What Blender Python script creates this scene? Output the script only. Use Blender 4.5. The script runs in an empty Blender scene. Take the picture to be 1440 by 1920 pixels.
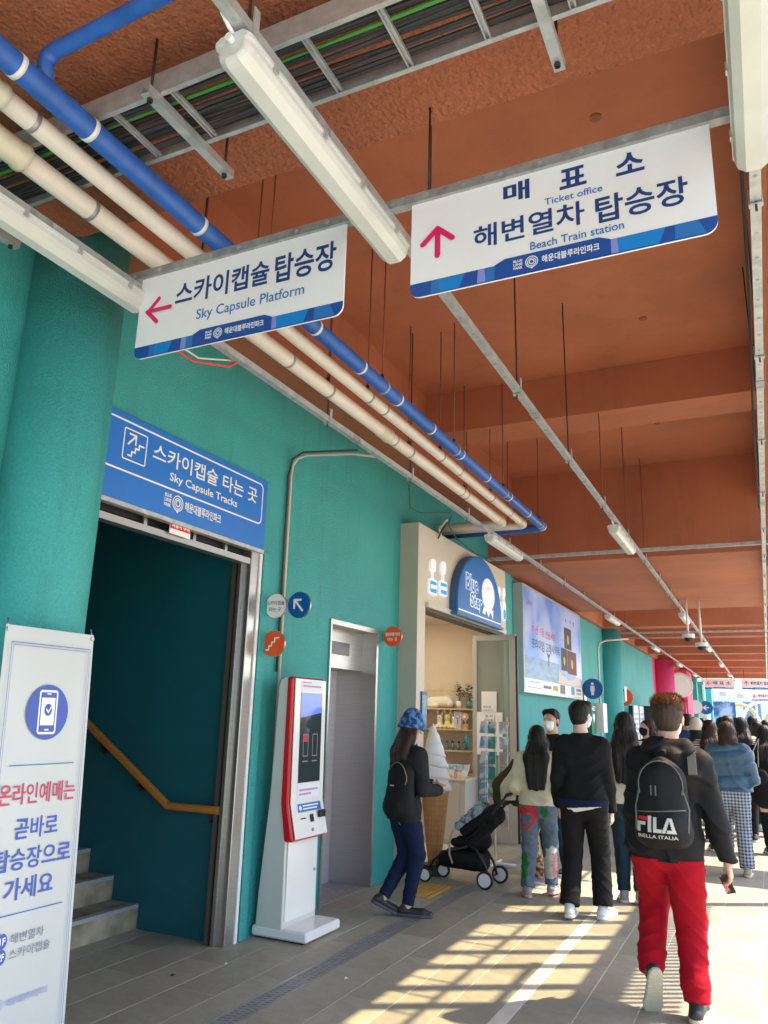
import bpy, math, random
import numpy as np
from mathutils import Vector, Matrix
from mathutils.bvhtree import BVHTree
random.seed(7); np.random.seed(7)
S = bpy.context.scene
COL = S.collection
# ------------------------------------------------------------------ camera
def cam_axes(yaw, pitch, roll):
    f = Vector((-math.sin(yaw)*math.cos(pitch), math.cos(yaw)*math.cos(pitch), math.sin(pitch)))
    r = Vector((math.cos(yaw), math.sin(yaw), 0)); u = r.cross(f)
    c, s = math.cos(roll), math.sin(roll)
    return c*r+s*u, -s*r+c*u, f
r_, u_, f_ = cam_axes(math.radians(26.01), math.radians(14.59), math.radians(1.61))
cd = bpy.data.cameras.new('camera'); cam = bpy.data.objects.new('camera', cd); COL.objects.link(cam)
cam.matrix_world = Matrix(((r_.x, u_.x, -f_.x, 0), (r_.y, u_.y, -f_.y, 0), (r_.z, u_.z, -f_.z, 1.6), (0, 0, 0, 1)))
cd.sensor_fit = 'HORIZONTAL'; cd.sensor_width = 36; cd.lens = 36.25; cd.clip_start = .05; cd.clip_end = 3000
S.camera = cam
# ------------------------------------------------------------------ light
SUN_EL, SUN_AZ = 53, 32            # azimuth measured from +X towards +Y
w = bpy.data.worlds.new('World'); S.world = w; w.use_nodes = True
nt = w.node_tree; bg = nt.nodes['Background']
sky = nt.nodes.new('ShaderNodeTexSky'); sky.sky_type = 'NISHITA'; sky.sun_disc = False
sky.sun_elevation = math.radians(SUN_EL); sky.sun_rotation = math.radians(90-SUN_AZ)
sky.dust_density = 1.6; sky.air_density = 1.0; sky.ozone_density = 1.0
nt.links.new(sky.outputs[0], bg.inputs[0]); bg.inputs[1].default_value = .15
sl = bpy.data.lights.new('sun', 'SUN'); sun = bpy.data.objects.new('sun', sl); COL.objects.link(sun)
sl.energy = 3.7; sl.angle = math.radians(.6); sl.color = (1, .90, .76)
ce = math.cos(math.radians(SUN_EL))
sdir = Vector((ce*math.cos(math.radians(SUN_AZ)), ce*math.sin(math.radians(SUN_AZ)), math.sin(math.radians(SUN_EL))))
sun.rotation_euler = sdir.to_track_quat('Z', 'Y').to_euler(); sun.location = (10, 10, 20)
S.view_settings.view_transform = 'Standard'; S.view_settings.look = 'None'
S.view_settings.exposure = 1.85; S.view_settings.gamma = 1; S.view_settings.use_curve_mapping = False
S.cycles.max_bounces = 8; S.cycles.diffuse_bounces = 5
# ------------------------------------------------------------------ materials
MATS = {}
def mat(name, rgb, rough=.55, metal=0., var=0., vscale=3., bump=0., bscale=60., rnd=0., emit=0., trans=0., sheen=0., stretch=None, spec=None, bdist=.01, var2=0., v2scale=.8, tint=None, drip=0.):
    m = bpy.data.materials.new(name); m.use_nodes = True
    t = m.node_tree; n = t.nodes; L = t.links; b = n['Principled BSDF']
    b.inputs['Base Color'].default_value = (*rgb, 1); b.inputs['Roughness'].default_value = rough; b.inputs['Metallic'].default_value = metal
    if spec is not None: b.inputs['Specular IOR Level'].default_value = spec
    tc = n.new('ShaderNodeTexCoord'); src = tc.outputs['Object']
    if stretch:
        mp = n.new('ShaderNodeMapping'); mp.inputs['Scale'].default_value = stretch; L.new(src, mp.inputs[0]); src = mp.outputs[0]
    col = None
    if var or var2 or rnd or drip:
        hsv = n.new('ShaderNodeHueSaturation'); hsv.inputs['Color'].default_value = (*rgb, 1)
        val = None
        def addv(sock):
            nonlocal val
            if val is None: val = sock
            else:
                a = n.new('ShaderNodeMath'); a.operation = 'MULTIPLY'; L.new(val, a.inputs[0]); L.new(sock, a.inputs[1]); val = a.outputs[0]
        for amt, sc in ((var, vscale), (var2, v2scale)):
            if amt:
                nz = n.new('ShaderNodeTexNoise'); nz.inputs['Scale'].default_value = sc; nz.inputs['Detail'].default_value = 5; nz.inputs['Roughness'].default_value = .6
                L.new(src, nz.inputs['Vector'])
                mr = n.new('ShaderNodeMapRange'); mr.inputs[1].default_value = .3; mr.inputs[2].default_value = .7; mr.inputs[3].default_value = 1-amt; mr.inputs[4].default_value = 1+amt
                L.new(nz.outputs[0], mr.inputs[0]); addv(mr.outputs[0])
        if drip:
            mp2 = n.new('ShaderNodeMapping'); mp2.inputs['Scale'].default_value = (5, 5, .45); L.new(tc.outputs['Object'], mp2.inputs[0])
            nz = n.new('ShaderNodeTexNoise'); nz.inputs['Scale'].default_value = 1.5; nz.inputs['Detail'].default_value = 6; nz.inputs['Roughness'].default_value = .7; L.new(mp2.outputs[0], nz.inputs['Vector'])
            mr = n.new('ShaderNodeMapRange'); mr.inputs[1].default_value = .52; mr.inputs[2].default_value = .75; mr.inputs[3].default_value = 1; mr.inputs[4].default_value = 1-drip; L.new(nz.outputs[0], mr.inputs[0]); addv(mr.outputs[0])
        if drip > .2:
            nz = n.new('ShaderNodeTexNoise'); nz.inputs['Scale'].default_value = 4.5; nz.inputs['Detail'].default_value = 12; nz.inputs['Roughness'].default_value = .75; L.new(tc.outputs['Object'], nz.inputs['Vector'])
            mr = n.new('ShaderNodeMapRange'); mr.inputs[1].default_value = .62; mr.inputs[2].default_value = .68; mr.inputs[3].default_value = 1; mr.inputs[4].default_value = 1.22; L.new(nz.outputs[0], mr.inputs[0]); addv(mr.outputs[0])
            nz = n.new('ShaderNodeTexNoise'); nz.inputs['Scale'].default_value = 2.2; nz.inputs['Detail'].default_value = 12; nz.inputs['Roughness'].default_value = .8; L.new(tc.outputs['Object'], nz.inputs['Vector'])
            mr = n.new('ShaderNodeMapRange'); mr.inputs[1].default_value = .60; mr.inputs[2].default_value = .72; mr.inputs[3].default_value = 1; mr.inputs[4].default_value = .78; L.new(nz.outputs[0], mr.inputs[0]); addv(mr.outputs[0])
        if rnd:
            oi = n.new('ShaderNodeObjectInfo'); mr = n.new('ShaderNodeMapRange'); mr.inputs[3].default_value = 1-rnd; mr.inputs[4].default_value = 1+rnd
            L.new(oi.outputs['Random'], mr.inputs[0]); addv(mr.outputs[0])
        L.new(val, hsv.inputs['Value']); col = hsv.outputs[0]
        L.new(col, b.inputs['Base Color'])
    if bump:
        nz = n.new('ShaderNodeTexNoise'); nz.inputs['Scale'].default_value = bscale; nz.inputs['Detail'].default_value = 4
        L.new(src, nz.inputs['Vector'])
        bp = n.new('ShaderNodeBump'); bp.inputs['Strength'].default_value = bump; bp.inputs['Distance'].default_value = bdist
        L.new(nz.outputs[0], bp.inputs['Height']); L.new(bp.outputs[0], b.inputs['Normal'])
    if emit:
        b.inputs['Emission Strength'].default_value = emit
        if col is not None: L.new(col, b.inputs['Emission Color'])
        else: b.inputs['Emission Color'].default_value = (*rgb, 1)
    if trans: b.inputs['Transmission Weight'].default_value = trans
    if sheen: b.inputs['Sheen Weight'].default_value = sheen
    MATS[name] = m
    return m
def ramp_mat(name, rgb1, rgb2, scale=4, lo=.4, hi=.6, rough=.6, stretch=None, tex='noise', bump=0, bdist=.005, detail=4):
    m = bpy.data.materials.new(name); m.use_nodes = True; t = m.node_tree; n = t.nodes; L = t.links; b = n['Principled BSDF']
    b.inputs['Roughness'].default_value = rough
    tc = n.new('ShaderNodeTexCoord'); src = tc.outputs['Object']
    if stretch:
        mp = n.new('ShaderNodeMapping'); mp.inputs['Scale'].default_value = stretch; L.new(src, mp.inputs[0]); src = mp.outputs[0]
    if tex == 'noise':
        nz = n.new('ShaderNodeTexNoise'); nz.inputs['Scale'].default_value = scale; nz.inputs['Detail'].default_value = detail
    elif tex == 'vor':
        nz = n.new('ShaderNodeTexVoronoi'); nz.inputs['Scale'].default_value = scale
    elif tex == 'wave':
        nz = n.new('ShaderNodeTexWave'); nz.inputs['Scale'].default_value = scale; nz.inputs['Distortion'].default_value = .4; nz.bands_direction = 'Z'
    L.new(src, nz.inputs['Vector'])
    cr = n.new('ShaderNodeValToRGB'); cr.color_ramp.elements[0].position = lo; cr.color_ramp.elements[1].position = hi
    cr.color_ramp.elements[0].color = (*rgb1, 1); cr.color_ramp.elements[1].color = (*rgb2, 1)
    L.new(nz.outputs[0], cr.inputs[0]); L.new(cr.outputs[0], b.inputs['Base Color'])
    if bump:
        bp = n.new('ShaderNodeBump'); bp.inputs['Strength'].default_value = bump; bp.inputs['Distance'].default_value = bdist
        L.new(nz.outputs[0], bp.inputs['Height']); L.new(bp.outputs[0], b.inputs['Normal'])
    return m
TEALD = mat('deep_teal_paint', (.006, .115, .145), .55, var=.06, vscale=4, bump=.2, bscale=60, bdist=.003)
TEAL = mat('teal_paint', (.042, .345, .342), .62, var=.13, vscale=70, bump=.8, bscale=95, bdist=.008, var2=.12, v2scale=.9, drip=.22)
PINK = mat('pink_paint', (.62, .05, .17), .6, bump=.4, bscale=80, bdist=.006, var2=.08)
BROWN = mat('brown_paint', (.41, .128, .060), .75, var=.05, vscale=1.2, bump=.35, bscale=70, bdist=.006, var2=.13, v2scale=.6, drip=.12)
ROUGHB = mat('brown_stucco', (.37, .115, .054), .85, var=.16, vscale=40, bump=1, bscale=48, bdist=.022, var2=.12)
TILE = mat('tile_grey', (.33, .31, .245), .5, var=.10, vscale=7, bump=.25, bscale=70, bdist=.002, rnd=.09, var2=.2, v2scale=1.4, drip=.21)
GROUT = mat('grout_pale', (.50, .48, .41), .9, var=.2, vscale=30)
STRIP = mat('pale_stone', (.60, .57, .49), .6, var=.1, vscale=8)
PAVE = mat('outdoor_paving', (.42, .40, .35), .8, var=.1, vscale=2)
GALV = mat('galvanised_steel', (.50, .52, .52), .42, .55, var=.2, vscale=14, bump=.1, bscale=30)
GALVD = mat('galvanised_dull', (.36, .37, .37), .5, .5, var=.25, vscale=18)
STEEL = mat('brushed_steel', (.46, .45, .43), .33, .9, var=.08, vscale=4, stretch=(1, 1, 30))
STEELD = mat('door_steel', (.58, .56, .62), .36, .45, var=.06, vscale=3, stretch=(1, 1, 12))
BRONZE = mat('bronze_trim', (.17, .13, .11), .4, .5)
DARK = mat('dark_metal', (.03, .03, .032), .5, .3)
BLACK = mat('black_plastic', (.012, .012, .014), .45)
ROD = mat('threaded_rod_steel', (.06, .04, .035), .6, .4)
RODP = mat('painted_rod', (.22, .08, .04), .7)
PVC = mat('pipe_cream', (.74, .67, .58), .4, var=.06, vscale=6, var2=.06)
PVCO = mat('pipe_joint', (.60, .57, .44), .4, var=.1, vscale=10)
BLUEP = mat('pipe_blue', (.025, .11, .42), .38, var=.16, vscale=12, var2=.12)
WHITE = mat('white_paint', (.78, .78, .76), .35, var=.02, vscale=3)
WHITEG = mat('gloss_white', (.78, .80, .80), .15)
LAMPW = mat('lamp_cover', (.60, .61, .57), .3, var=.06, vscale=5)
SIGNW = mat('sign_white', (.84, .84, .86), .35, var=.02, vscale=4)
NAVY = mat('ink_navy', (.012, .045, .20), .5)
MIDB = mat('ink_blue', (.02, .16, .48), .5)
SKYB = mat('ink_light_blue', (.0, .21, .62), .5)
DEEPB = mat('ink_deep_blue', (.008, .07, .33), .5)
LAV = mat('ink_lavender', (.22, .26, .66), .5)
MAG = mat('ink_magenta', (.70, .012, .12), .5)
INKW = mat('ink_white', (.85, .85, .85), .5)
SIGNB = mat('sign_blue', (.02, .18, .62), .3, var=.04, vscale=2)
DISCB = mat('disc_blue', (.0, .12, .38), .35)
ORANGE = mat('disc_orange', (.80, .10, .012), .35)
RED = mat('gloss_red', (.55, .008, .015), .22)
CREAMW = mat('shop_cream', (.66, .60, .51), .55, var=.03, vscale=2)
SAGE = mat('shop_side_grey', (.43, .43, .36), .6, var=.04)
BEIGE = mat('shop_beige', (.60, .50, .37), .8, var=.05, vscale=3)
WOOD = mat('handrail_wood', (.46, .19, .035), .4, var=.18, vscale=9, stretch=(1, 1, 6))
SHELFW = mat('shelf_wood', (.52, .36, .20), .5, var=.1, vscale=8)
GREYPANEL = mat('panel_grey', (.50, .49, .45), .5)
GLASS = mat('tinted_glass', (.40, .47, .42), .06, trans=.55)
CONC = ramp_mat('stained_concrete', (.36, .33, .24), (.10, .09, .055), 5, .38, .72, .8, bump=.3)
PINKISH = mat('price_pink', (.75, .4, .45), .5)
YELLOWT = mat('tactile_yellow', (.55, .33, .06), .6, var=.1)
GREENC = mat('green_cable', (.06, .24, .04), .6)
BCABLE = mat('black_cable', (.035, .035, .037), .6)
REDC = mat('red_cable', (.6, .06, .04), .5)
INKG = mat('ink_grey', (.2, .2, .24), .6)
LEAF = mat('leaf_green', (.03, .09, .02), .5, var=.3, vscale=20)
# ------------------------------------------------------------------ mesh helpers
WM = {}
def wmat(o): return WM.get(o.name, Matrix.Identity(4)) if o else Matrix.Identity(4)
def tag(o, label=None, cat=None, group=None, kind=None):
    if label: o['label'] = label
    if cat: o['category'] = cat
    if group: o['group'] = group
    if kind: o['kind'] = kind
    return o
def root(name, label, cat, loc=(0, 0, 0), rz=0., group=None):
    o = bpy.data.objects.new(name, None); COL.objects.link(o); o.empty_display_size = .1
    o.location = loc; o.rotation_euler = (0, 0, rz)
    WM[o.name] = Matrix.Translation(Vector(loc)) @ Matrix.Rotation(rz, 4, 'Z')
    return tag(o, label, cat, group)
def fast_mesh(name, v, f):
    me = bpy.data.meshes.new(name); v = np.asarray(v, np.float32); f = np.asarray(f, np.int32)
    me.vertices.add(len(v)); me.vertices.foreach_set('co', v.ravel())
    k = f.shape[1]; me.loops.add(f.size); me.loops.foreach_set('vertex_index', f.ravel())
    me.polygons.add(len(f)); me.polygons.foreach_set('loop_start', np.arange(0, f.size, k, dtype=np.int32))
    me.update(calc_edges=True)
    return me
def obj(name, me, m, parent=None, smooth=False):
    o = bpy.data.objects.new(name, me); COL.objects.link(o)
    if m is not None and not len(me.materials): me.materials.append(m)
    if parent: o.parent = parent; WM[o.name] = wmat(parent)
    else: WM[o.name] = Matrix.Identity(4)
    if smooth: me.polygons.foreach_set('use_smooth', [True]*len(me.polygons))
    return o
class MB:
    """collects shapes given in world coordinates; build() makes ONE object (coords moved into the parent's frame)"""
    def __init__(s): s.v = []; s.f = []; s.sm = []
    def add(s, v, f, sm=False):
        b = len(s.v); s.v += [tuple(p) for p in v]; s.f += [[i+b for i in q] for q in f]; s.sm += [sm]*len(f); return s
    def box(s, a, b, bev=0.):
        x0, y0, z0 = [min(a[i], b[i]) for i in range(3)]; x1, y1, z1 = [max(a[i], b[i]) for i in range(3)]
        if not bev:
            v = [(x0, y0, z0), (x1, y0, z0), (x1, y1, z0), (x0, y1, z0), (x0, y0, z1), (x1, y0, z1), (x1, y1, z1), (x0, y1, z1)]
            return s.add(v, [(0, 3, 2, 1), (4, 5, 6, 7), (0, 1, 5, 4), (1, 2, 6, 5), (2, 3, 7, 6), (3, 0, 4, 7)])
        e = bev; loops = []
        for (ix, z) in ((e, z0), (0, z0+e), (0, z1-e), (e, z1)):
            X0, X1, Y0, Y1 = x0+ix, x1-ix, y0+ix, y1-ix; c = e if not ix else e*.6
            loops.append([(X0+c, Y0, z), (X1-c, Y0, z), (X1, Y0+c, z), (X1, Y1-c, z), (X1-c, Y1, z), (X0+c, Y1, z), (X0, Y1-c, z), (X0, Y0+c, z)])
        return s.loft(loops)
    def loft(s, loops, caps=True, closed=True, sm=False):
        b = len(s.v); n = len(loops[0]); fs = []
        for l in loops: s.v += [tuple(p) for p in l]
        for i in range(len(loops)-1):
            for j in range(n if closed else n-1):
                k = (j+1) % n; fs.append([b+i*n+j, b+i*n+k, b+(i+1)*n+k, b+(i+1)*n+j])
        s.f += fs; s.sm += [sm]*len(fs)
        if caps:
            s.f += [[b+j for j in range(n)][::-1], [b+(len(loops)-1)*n+j for j in range(n)]]; s.sm += [False]*2
        return s
    def tube(s, pts, r, n=10, caps=True):
        pts = [Vector(p) for p in pts]; loops = []; rr = r if isinstance(r, (list, tuple)) else [r]*len(pts)
        up = Vector((0, 0, 1)); d0 = (pts[1]-pts[0]).normalized()
        if abs(d0.dot(up)) > .9: up = Vector((1, 0, 0))
        a = d0.cross(up).normalized()
        for i, p in enumerate(pts):
            d = ((pts[min(i+1, len(pts)-1)]-pts[max(i-1, 0)])).normalized()
            a = (a-d*a.dot(d)).normalized(); b = d.cross(a)
            k = 1.
            if 0 < i < len(pts)-1:
                c = (pts[i]-pts[i-1]).normalized().dot((pts[i+1]-pts[i]).normalized()); k = 1/max(.6, math.sqrt((1+c)/2))
            loops.append([p+(a*math.cos(2*math.pi*j/n)+b*math.sin(2*math.pi*j/n))*rr[i]*(k if j else k) for j in range(n)])
        return s.loft(loops, caps, sm=True)
    def prism(s, poly, axis, d0, d1):
        """poly: 2D points; extruded along axis x/y/z between d0 and d1"""
        def P(p, d): return {'x': (d, p[0], p[1]), 'y': (p[0], d, p[1]), 'z': (p[0], p[1], d)}[axis]
        return s.loft([[P(p, d0) for p in poly], [P(p, d1) for p in poly]])
    def disc(s, c, ax, r, th, n=32, ry=None):
        c = Vector(c); ax = Vector(ax).normalized(); t = Vector((0, 0, 1)) if abs(ax.z) < .9 else Vector((1, 0, 0))
        a = t.cross(ax).normalized(); b = ax.cross(a); ry = ry or r
        l = [[c+ax*q+a*math.cos(2*math.pi*j/n)*r+b*math.sin(2*math.pi*j/n)*ry for j in range(n)] for q in (0, th)]
        return s.loft(l)
    def poly(s, pts): return s.add(pts, [list(range(len(pts)))])
    def build(s, name, m, parent=None, bevel=0., smooth=False):
        inv = wmat(parent).inverted() if parent else Matrix.Identity(4)
        me = bpy.data.meshes.new(name); me.from_pydata([tuple(inv @ Vector(p)) for p in s.v], [], s.f)
        me.polygons.foreach_set('use_smooth', [True]*len(s.f) if smooth else s.sm)
        me.update()
        o = obj(name, me, m, parent)
        if bevel:
            b = o.modifiers.new('bevel', 'BEVEL'); b.width = bevel; b.segments = 2; b.limit_method = 'ANGLE'
        return o
def box(name, a, b, m, parent=None, bev=0.): return MB().box(a, b, bev).build(name, m, parent)
def copy_obj(o, parent=None, off=(0, 0, 0)):
    c = o.copy(); COL.objects.link(c); c.parent = parent
    WM[c.name] = wmat(parent) if parent else Matrix.Identity(4)
    c.location = Vector(o.location)+Vector(off)
    return c
def copy_tree(o, off, label=None):
    """copy of a thing and its parts; parts share mesh data"""
    c = o.copy(); COL.objects.link(c); c.location = Vector(o.location)+Vector(off)
    WM[c.name] = Matrix.Translation(Vector(off)) @ WM[o.name]
    if label: c['label'] = label
    for ch in list(o.children):
        d = ch.copy(); COL.objects.link(d); d.parent = c; WM[d.name] = WM[c.name]
        for g in list(ch.children):
            e = g.copy(); COL.objects.link(e); e.parent = d; WM[e.name] = WM[c.name]
    return c
# planes for flat print:  (origin, right, up) ; P.pt(a,b) -> world point
class Plane:
    def __init__(s, o, r, u): s.o = Vector(o); s.r = Vector(r).normalized(); s.u = Vector(u).normalized(); s.n = s.r.cross(s.u)
    def pt(s, a, b, d=0.): return s.o+s.r*a+s.u*b+s.n*d
FONT_CACHE = {}
def text_geo(body, bold=0.):
    key = (body, bold)
    if key in FONT_CACHE: return FONT_CACHE[key]
    c = bpy.data.curves.new('t', 'FONT'); c.body = body; c.offset = bold; c.resolution_u = 3
    o = bpy.data.objects.new('t', c); COL.objects.link(o)
    bpy.context.view_layer.update(); dg = bpy.context.evaluated_depsgraph_get()
    me = bpy.data.meshes.new_from_object(o.evaluated_get(dg))
    v = np.array([x.co[:2] for x in me.vertices]); f = [list(p.vertices) for p in me.polygons]
    bpy.data.objects.remove(o); bpy.data.meshes.remove(me); bpy.data.curves.remove(c)
    mn, mx = v.min(0), v.max(0); v = (v-mn)/np.maximum(mx-mn, 1e-6)
    FONT_CACHE[key] = (v, f); return v, f
def text(parent, body, m, pl, rect, bold=.0, d=.002, name='lettering', proj=None, skew=0.):
    v, f = text_geo(body, bold); x0, x1, y0, y1 = rect
    pts = [pl.pt(x0+(x1-x0)*a, y0+(y1-y0)*b+skew*a, d) for a, b in v]
    if proj: pts = [proj(p) for p in pts]
    mb = MB(); mb.v = [tuple(p) for p in pts]; mb.f = f; mb.sm = [False]*len(f)
    return mb.build(name, m, parent)
def shape(parent, name, m, pl, polys, d=.002):
    mb = MB()
    for i, p in enumerate(polys): mb.poly([pl.pt(a, b, d+(.00012*i if len(polys) < 9 else 0)) for a, b in p])
    return mb.build(name, m, parent)
def stroke(pts, wd):
    """thick polyline -> list of quads + round joints (2D)"""
    out = []
    for (x0, y0), (x1, y1) in zip(pts, pts[1:]):
        L = math.hypot(x1-x0, y1-y0) or 1; nx, ny = -(y1-y0)/L*wd/2, (x1-x0)/L*wd/2
        out.append([(x0-nx, y0-ny), (x1-nx, y1-ny), (x1+nx, y1+ny), (x0+nx, y0+ny)])
    return out, [circ(x, y, wd/2, 10) for x, y in pts]
def circ(x, y, r, n=28, ry=None): return [(x+r*math.cos(2*math.pi*i/n), y+(ry or r)*math.sin(2*math.pi*i/n)) for i in range(n)]
def ring(x, y, r, wd, n=28, ry=None):
    ry = ry or r; o = circ(x, y, r, n, ry); i_ = circ(x, y, r-wd, n, ry-wd); return [[o[k], o[(k+1) % n], i_[(k+1) % n], i_[k]] for k in range(n)]
def rrect(x0, x1, y0, y1, r, n=5):
    p = []
    for cx, cy, a0 in ((x1-r, y1-r, 0), (x0+r, y1-r, 90), (x0+r, y0+r, 180), (x1-r, y0+r, 270)):
        p += [(cx+r*math.cos(math.radians(a0+90*i/n)), cy+r*math.sin(math.radians(a0+90*i/n))) for i in range(n+1)]
    return p
def rframe(x0, x1, y0, y1, r, wd):
    o = rrect(x0, x1, y0, y1, r); i_ = rrect(x0+wd, x1-wd, y0+wd, y1-wd, max(r-wd, .001)); n = len(o)
    return [[o[k], o[(k+1) % n], i_[(k+1) % n], i_[k]] for k in range(n)]
STROKES = 0
def stroke_shape(parent, name, m, pl, pts, wd, d=.002):
    global STROKES
    STROKES += 1; d += (STROKES % 3)*.0021
    q, c = stroke(pts, wd); shape(parent, name, m, pl, q, d); shape(parent, name, m, pl, c, d+.0011)
# ------------------------------------------------------------------ SETTING
g = MB().box((-3.9, -40, -.06), (400, 600, -.02)).build('ground', PAVE); tag(g, kind='structure')
g2 = MB().box((-400, 45.5, -.06), (-3.9, 600, -.024)).build('ground', PAVE); tag(g2, kind='structure')
g3 = MB().box((-400, -40, -.06), (-9, 45.5, -.024)).build('ground', PAVE); tag(g3, kind='structure')
fl = MB().box((-9, 0, -.05), (-3.9, 45.5, -.007)).box((-3.9, 0, -.018), (8, 45.5, -.0018)).build('floor', GROUT); tag(fl, kind='structure')
left_cols = [(-4.2-.3*i, -3.9-.3*i) for i in range(2)][::-1] + [(-3.9, -3.6), (-3.6, -3.3), (-3.3, -3.0), (-3.0, -2.80)]
cols = left_cols + [(-2.655, -2.36), (-2.36, -2.06), (-2.06, -1.78), (-1.78, -1.5), (-1.41, -1.1), (-1.1, -.8), (-.8, -.49), (-.49, -.18), (-.18, .13), (.13, .44)]
near = []; far = MB(); tile_me = {}
G = .0026
for ci, (x0, x1) in enumerate(cols):
    off = (.47*ci) % .9; y = 2.4-off
    while y < 45:
        a, b = y, y+.9
        if x1 < -3.58:
            a, b = max(a, 3.0), min(b, 4.95)
            if b-a < .05: y += .9; continue
        if b < 12.4 and b > 3.0: near.append((x0, x1, a, b))
        else:
            if far is not None and b > 3.0: far.box((x0+G, a+G, -.006), (x1-G, b-G, random.uniform(-.0006, .0004)))
        y += .9
for x0, x1, a, b in near:
    w_, l_ = round(x1-x0, 3), round(b-a, 3); key = (w_, l_)
    if key not in tile_me:
        mb = MB(); e = .0015
        lo = [(G, G), (w_-G, G), (w_-G, l_-G), (G, l_-G)]; hi = [(G+e, G+e), (w_-G-e, G+e), (w_-G-e, l_-G-e), (G+e, l_-G-e)]
        mb.loft([[(p[0], p[1], -.006) for p in lo], [(p[0], p[1], -.0012) for p in lo], [(p[0], p[1], 0) for p in hi]])
        me = bpy.data.meshes.new('tile'); me.from_pydata(mb.v, [], mb.f); me.update(); tile_me[key] = me
    o = obj('tile', tile_me[key], TILE, fl); o.location = (x0, a, random.uniform(-.0006, .0003))
tag(far.build('tile', TILE, fl), kind='stuff')
# far out paving joints on the sunlit side
op = MB()
for i in range(9):
    for j in range(30): op.box((.44+i*.6+G, 3+j*.9+G, -.006), (.44+(i+1)*.6-G, 3+(j+1)*.9-G, -.0003))
tag(op.build('paving_slab', TILE, fl), kind='stuff')
st = MB().box((-1.498, 2.0, -.006), (-1.412, 45, .0006)).build('pale_stone_strip', STRIP, fl)
# drain channel with slotted cover plates
dr = root('drain_channel', 'slotted steel drain channel running along the floor beside the grey tiles', 'drain', (-2.727, 3, 0))
box('channel', (-2.80, 1.5, -.0065), (-2.655, 30, -.0035), DARK, dr)
for x in (-2.80, -2.663): box('edge_strip', (x, 1.5, -.0034), (x+.008, 30, .0012), STEEL, dr)
pm = None
for k in range(16):
    y0 = 3.0+k*.8
    if pm is None:
        mb = MB().box((-2.791, y0+.003, -.0033), (-2.664, y0+.797, -.0006))
        pm = mb.build('cover_plate', GALVD, dr)
        mb = MB()
        for r in range(20):
            for c in range(3):
                yy = y0+.03+r*.038+(c % 2)*.012; xx = -2.775+c*.038
                mb.add([(xx, yy, .0002), (xx+.022, yy+.009, .0002), (xx+.022, yy+.016, .0002), (xx, yy+.007, .0002)], [(0, 1, 2, 3)])
        sm_ = mb.build('slot', BLACK, pm); sm_['kind'] = 'stuff'
    else:
        c = copy_obj(pm, dr, (0, .8*k, 0)); s2 = sm_.copy(); COL.objects.link(s2); s2.parent = c
# tactile paving
tp = root('tactile_paving', 'yellow studded tactile paving plate set in the grey floor near the shop', 'tactile paving', (-3.03, 7.35, 0))
box('plate', (-3.18, 7.05, -.005), (-2.88, 7.65, .0035), YELLOWT, tp)
mb = MB()
for i in range(6):
    for j in range(12):
        mb.disc((-3.155+i*.05, 7.075+j*.05, .0034), (0, 0, 1), .016, .004, 8)
tag(mb.build('stud', YELLOWT, tp), kind='stuff')
for lab, x, y, m_, s_ in (('small dark dry leaf lying on the grey tiles before the stairs', -3.45, 4.25, LEAF, .03), ('tiny white paper scrap on the floor beside the drain channel', -2.5, 4.75, INKW, .022), ('tiny pale paper scrap on the tiles near the banner stand', -3.3, 4.6, INKW, .018)):
    q_ = root('litter', lab, 'litter', (x, y, 0)); MB().add([(x, y, .001), (x+s_, y+.004, .006), (x+s_*.7, y+s_, .003), (x-.004, y+s_*.8, .009), (x, y, .0025), (x+s_, y+.004, .0075), (x+s_*.7, y+s_, .0045), (x-.004, y+s_*.8, .0105)], [(3, 2, 1, 0), (4, 5, 6, 7), (0, 1, 5, 4), (1, 2, 6, 5), (2, 3, 7, 6), (3, 0, 4, 7)]).build('scrap', m_, q_)
# ---- walls
XW = -3.55
def wall_piece(mb, y0, y1, z0, z1, x0=-3.85, x1=XW): mb.box((x0, y0, z0), (x1, y1, z1))
wl = root('teal_wall', 'long rough plastered teal wall with the stair entrance and lift opening', 'wall', (XW, 5, 0))
mb = MB(); wall_piece(mb, -6, 3.2, -.02, 4.6); wall_piece(mb, 3.2, 4.95, 2.86, 4.6); wall_piece(mb, 4.95, 6.2, -.02, 4.6)
wall_piece(mb, 6.2, 7.18, 2.43, 4.6); wall_piece(mb, 7.18, 7.72, -.02, 4.6); wall_piece(mb, 7.72, 10.86, 3.6, 4.6)
mb.build('plaster', TEAL, wl)
box('pilaster', (XW, 5.05, 0), (XW+.035, 5.14, 2.83), TEAL, wl, .006)
wl2 = root('teal_wall', 'teal plastered wall under the illuminated advertising board beyond the shop', 'wall', (XW, 15, 0))
mb = MB().box((-3.85, 10.98, -.02), (-3.5, 29, 3.755)); mb.build('plaster', TEAL, wl2)
box('pilaster', (-3.5, 11.02, 0), (-3.42, 11.6, 3.75), TEAL, wl2, .006)
for k, yy in enumerate((19.9,)):
    MB().tube([(-3.45, yy, 0), (-3.45, yy, 3.75)], .34, 32).build('round_pier', TEAL, wl2)
wl3 = root('pink_wall', 'bright pink wall with a pink round pier behind the queue', 'wall', (XW, 36, 0))
MB().box((-3.85, 29.01, -.02), (-3.5, 39, 3.755)).build('plaster', PINK, wl3)
MB().tube([(-3.35, 30.2, 0), (-3.35, 30.2, 3.75)], .45, 32).build('round_pier', PINK, wl3)
MB().box((-3.5, 36.2, 0), (-3.0, 38.9, 3.75)).build('block', PINK, wl3)
wl4 = root('teal_wall', 'far teal wall and piers past the pink section near the open end', 'wall', (XW, 42, 0))
MB().box((-3.85, 39.01, -.02), (-3.5, 56, 3.755)).build('plaster', TEAL, wl4)
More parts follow.
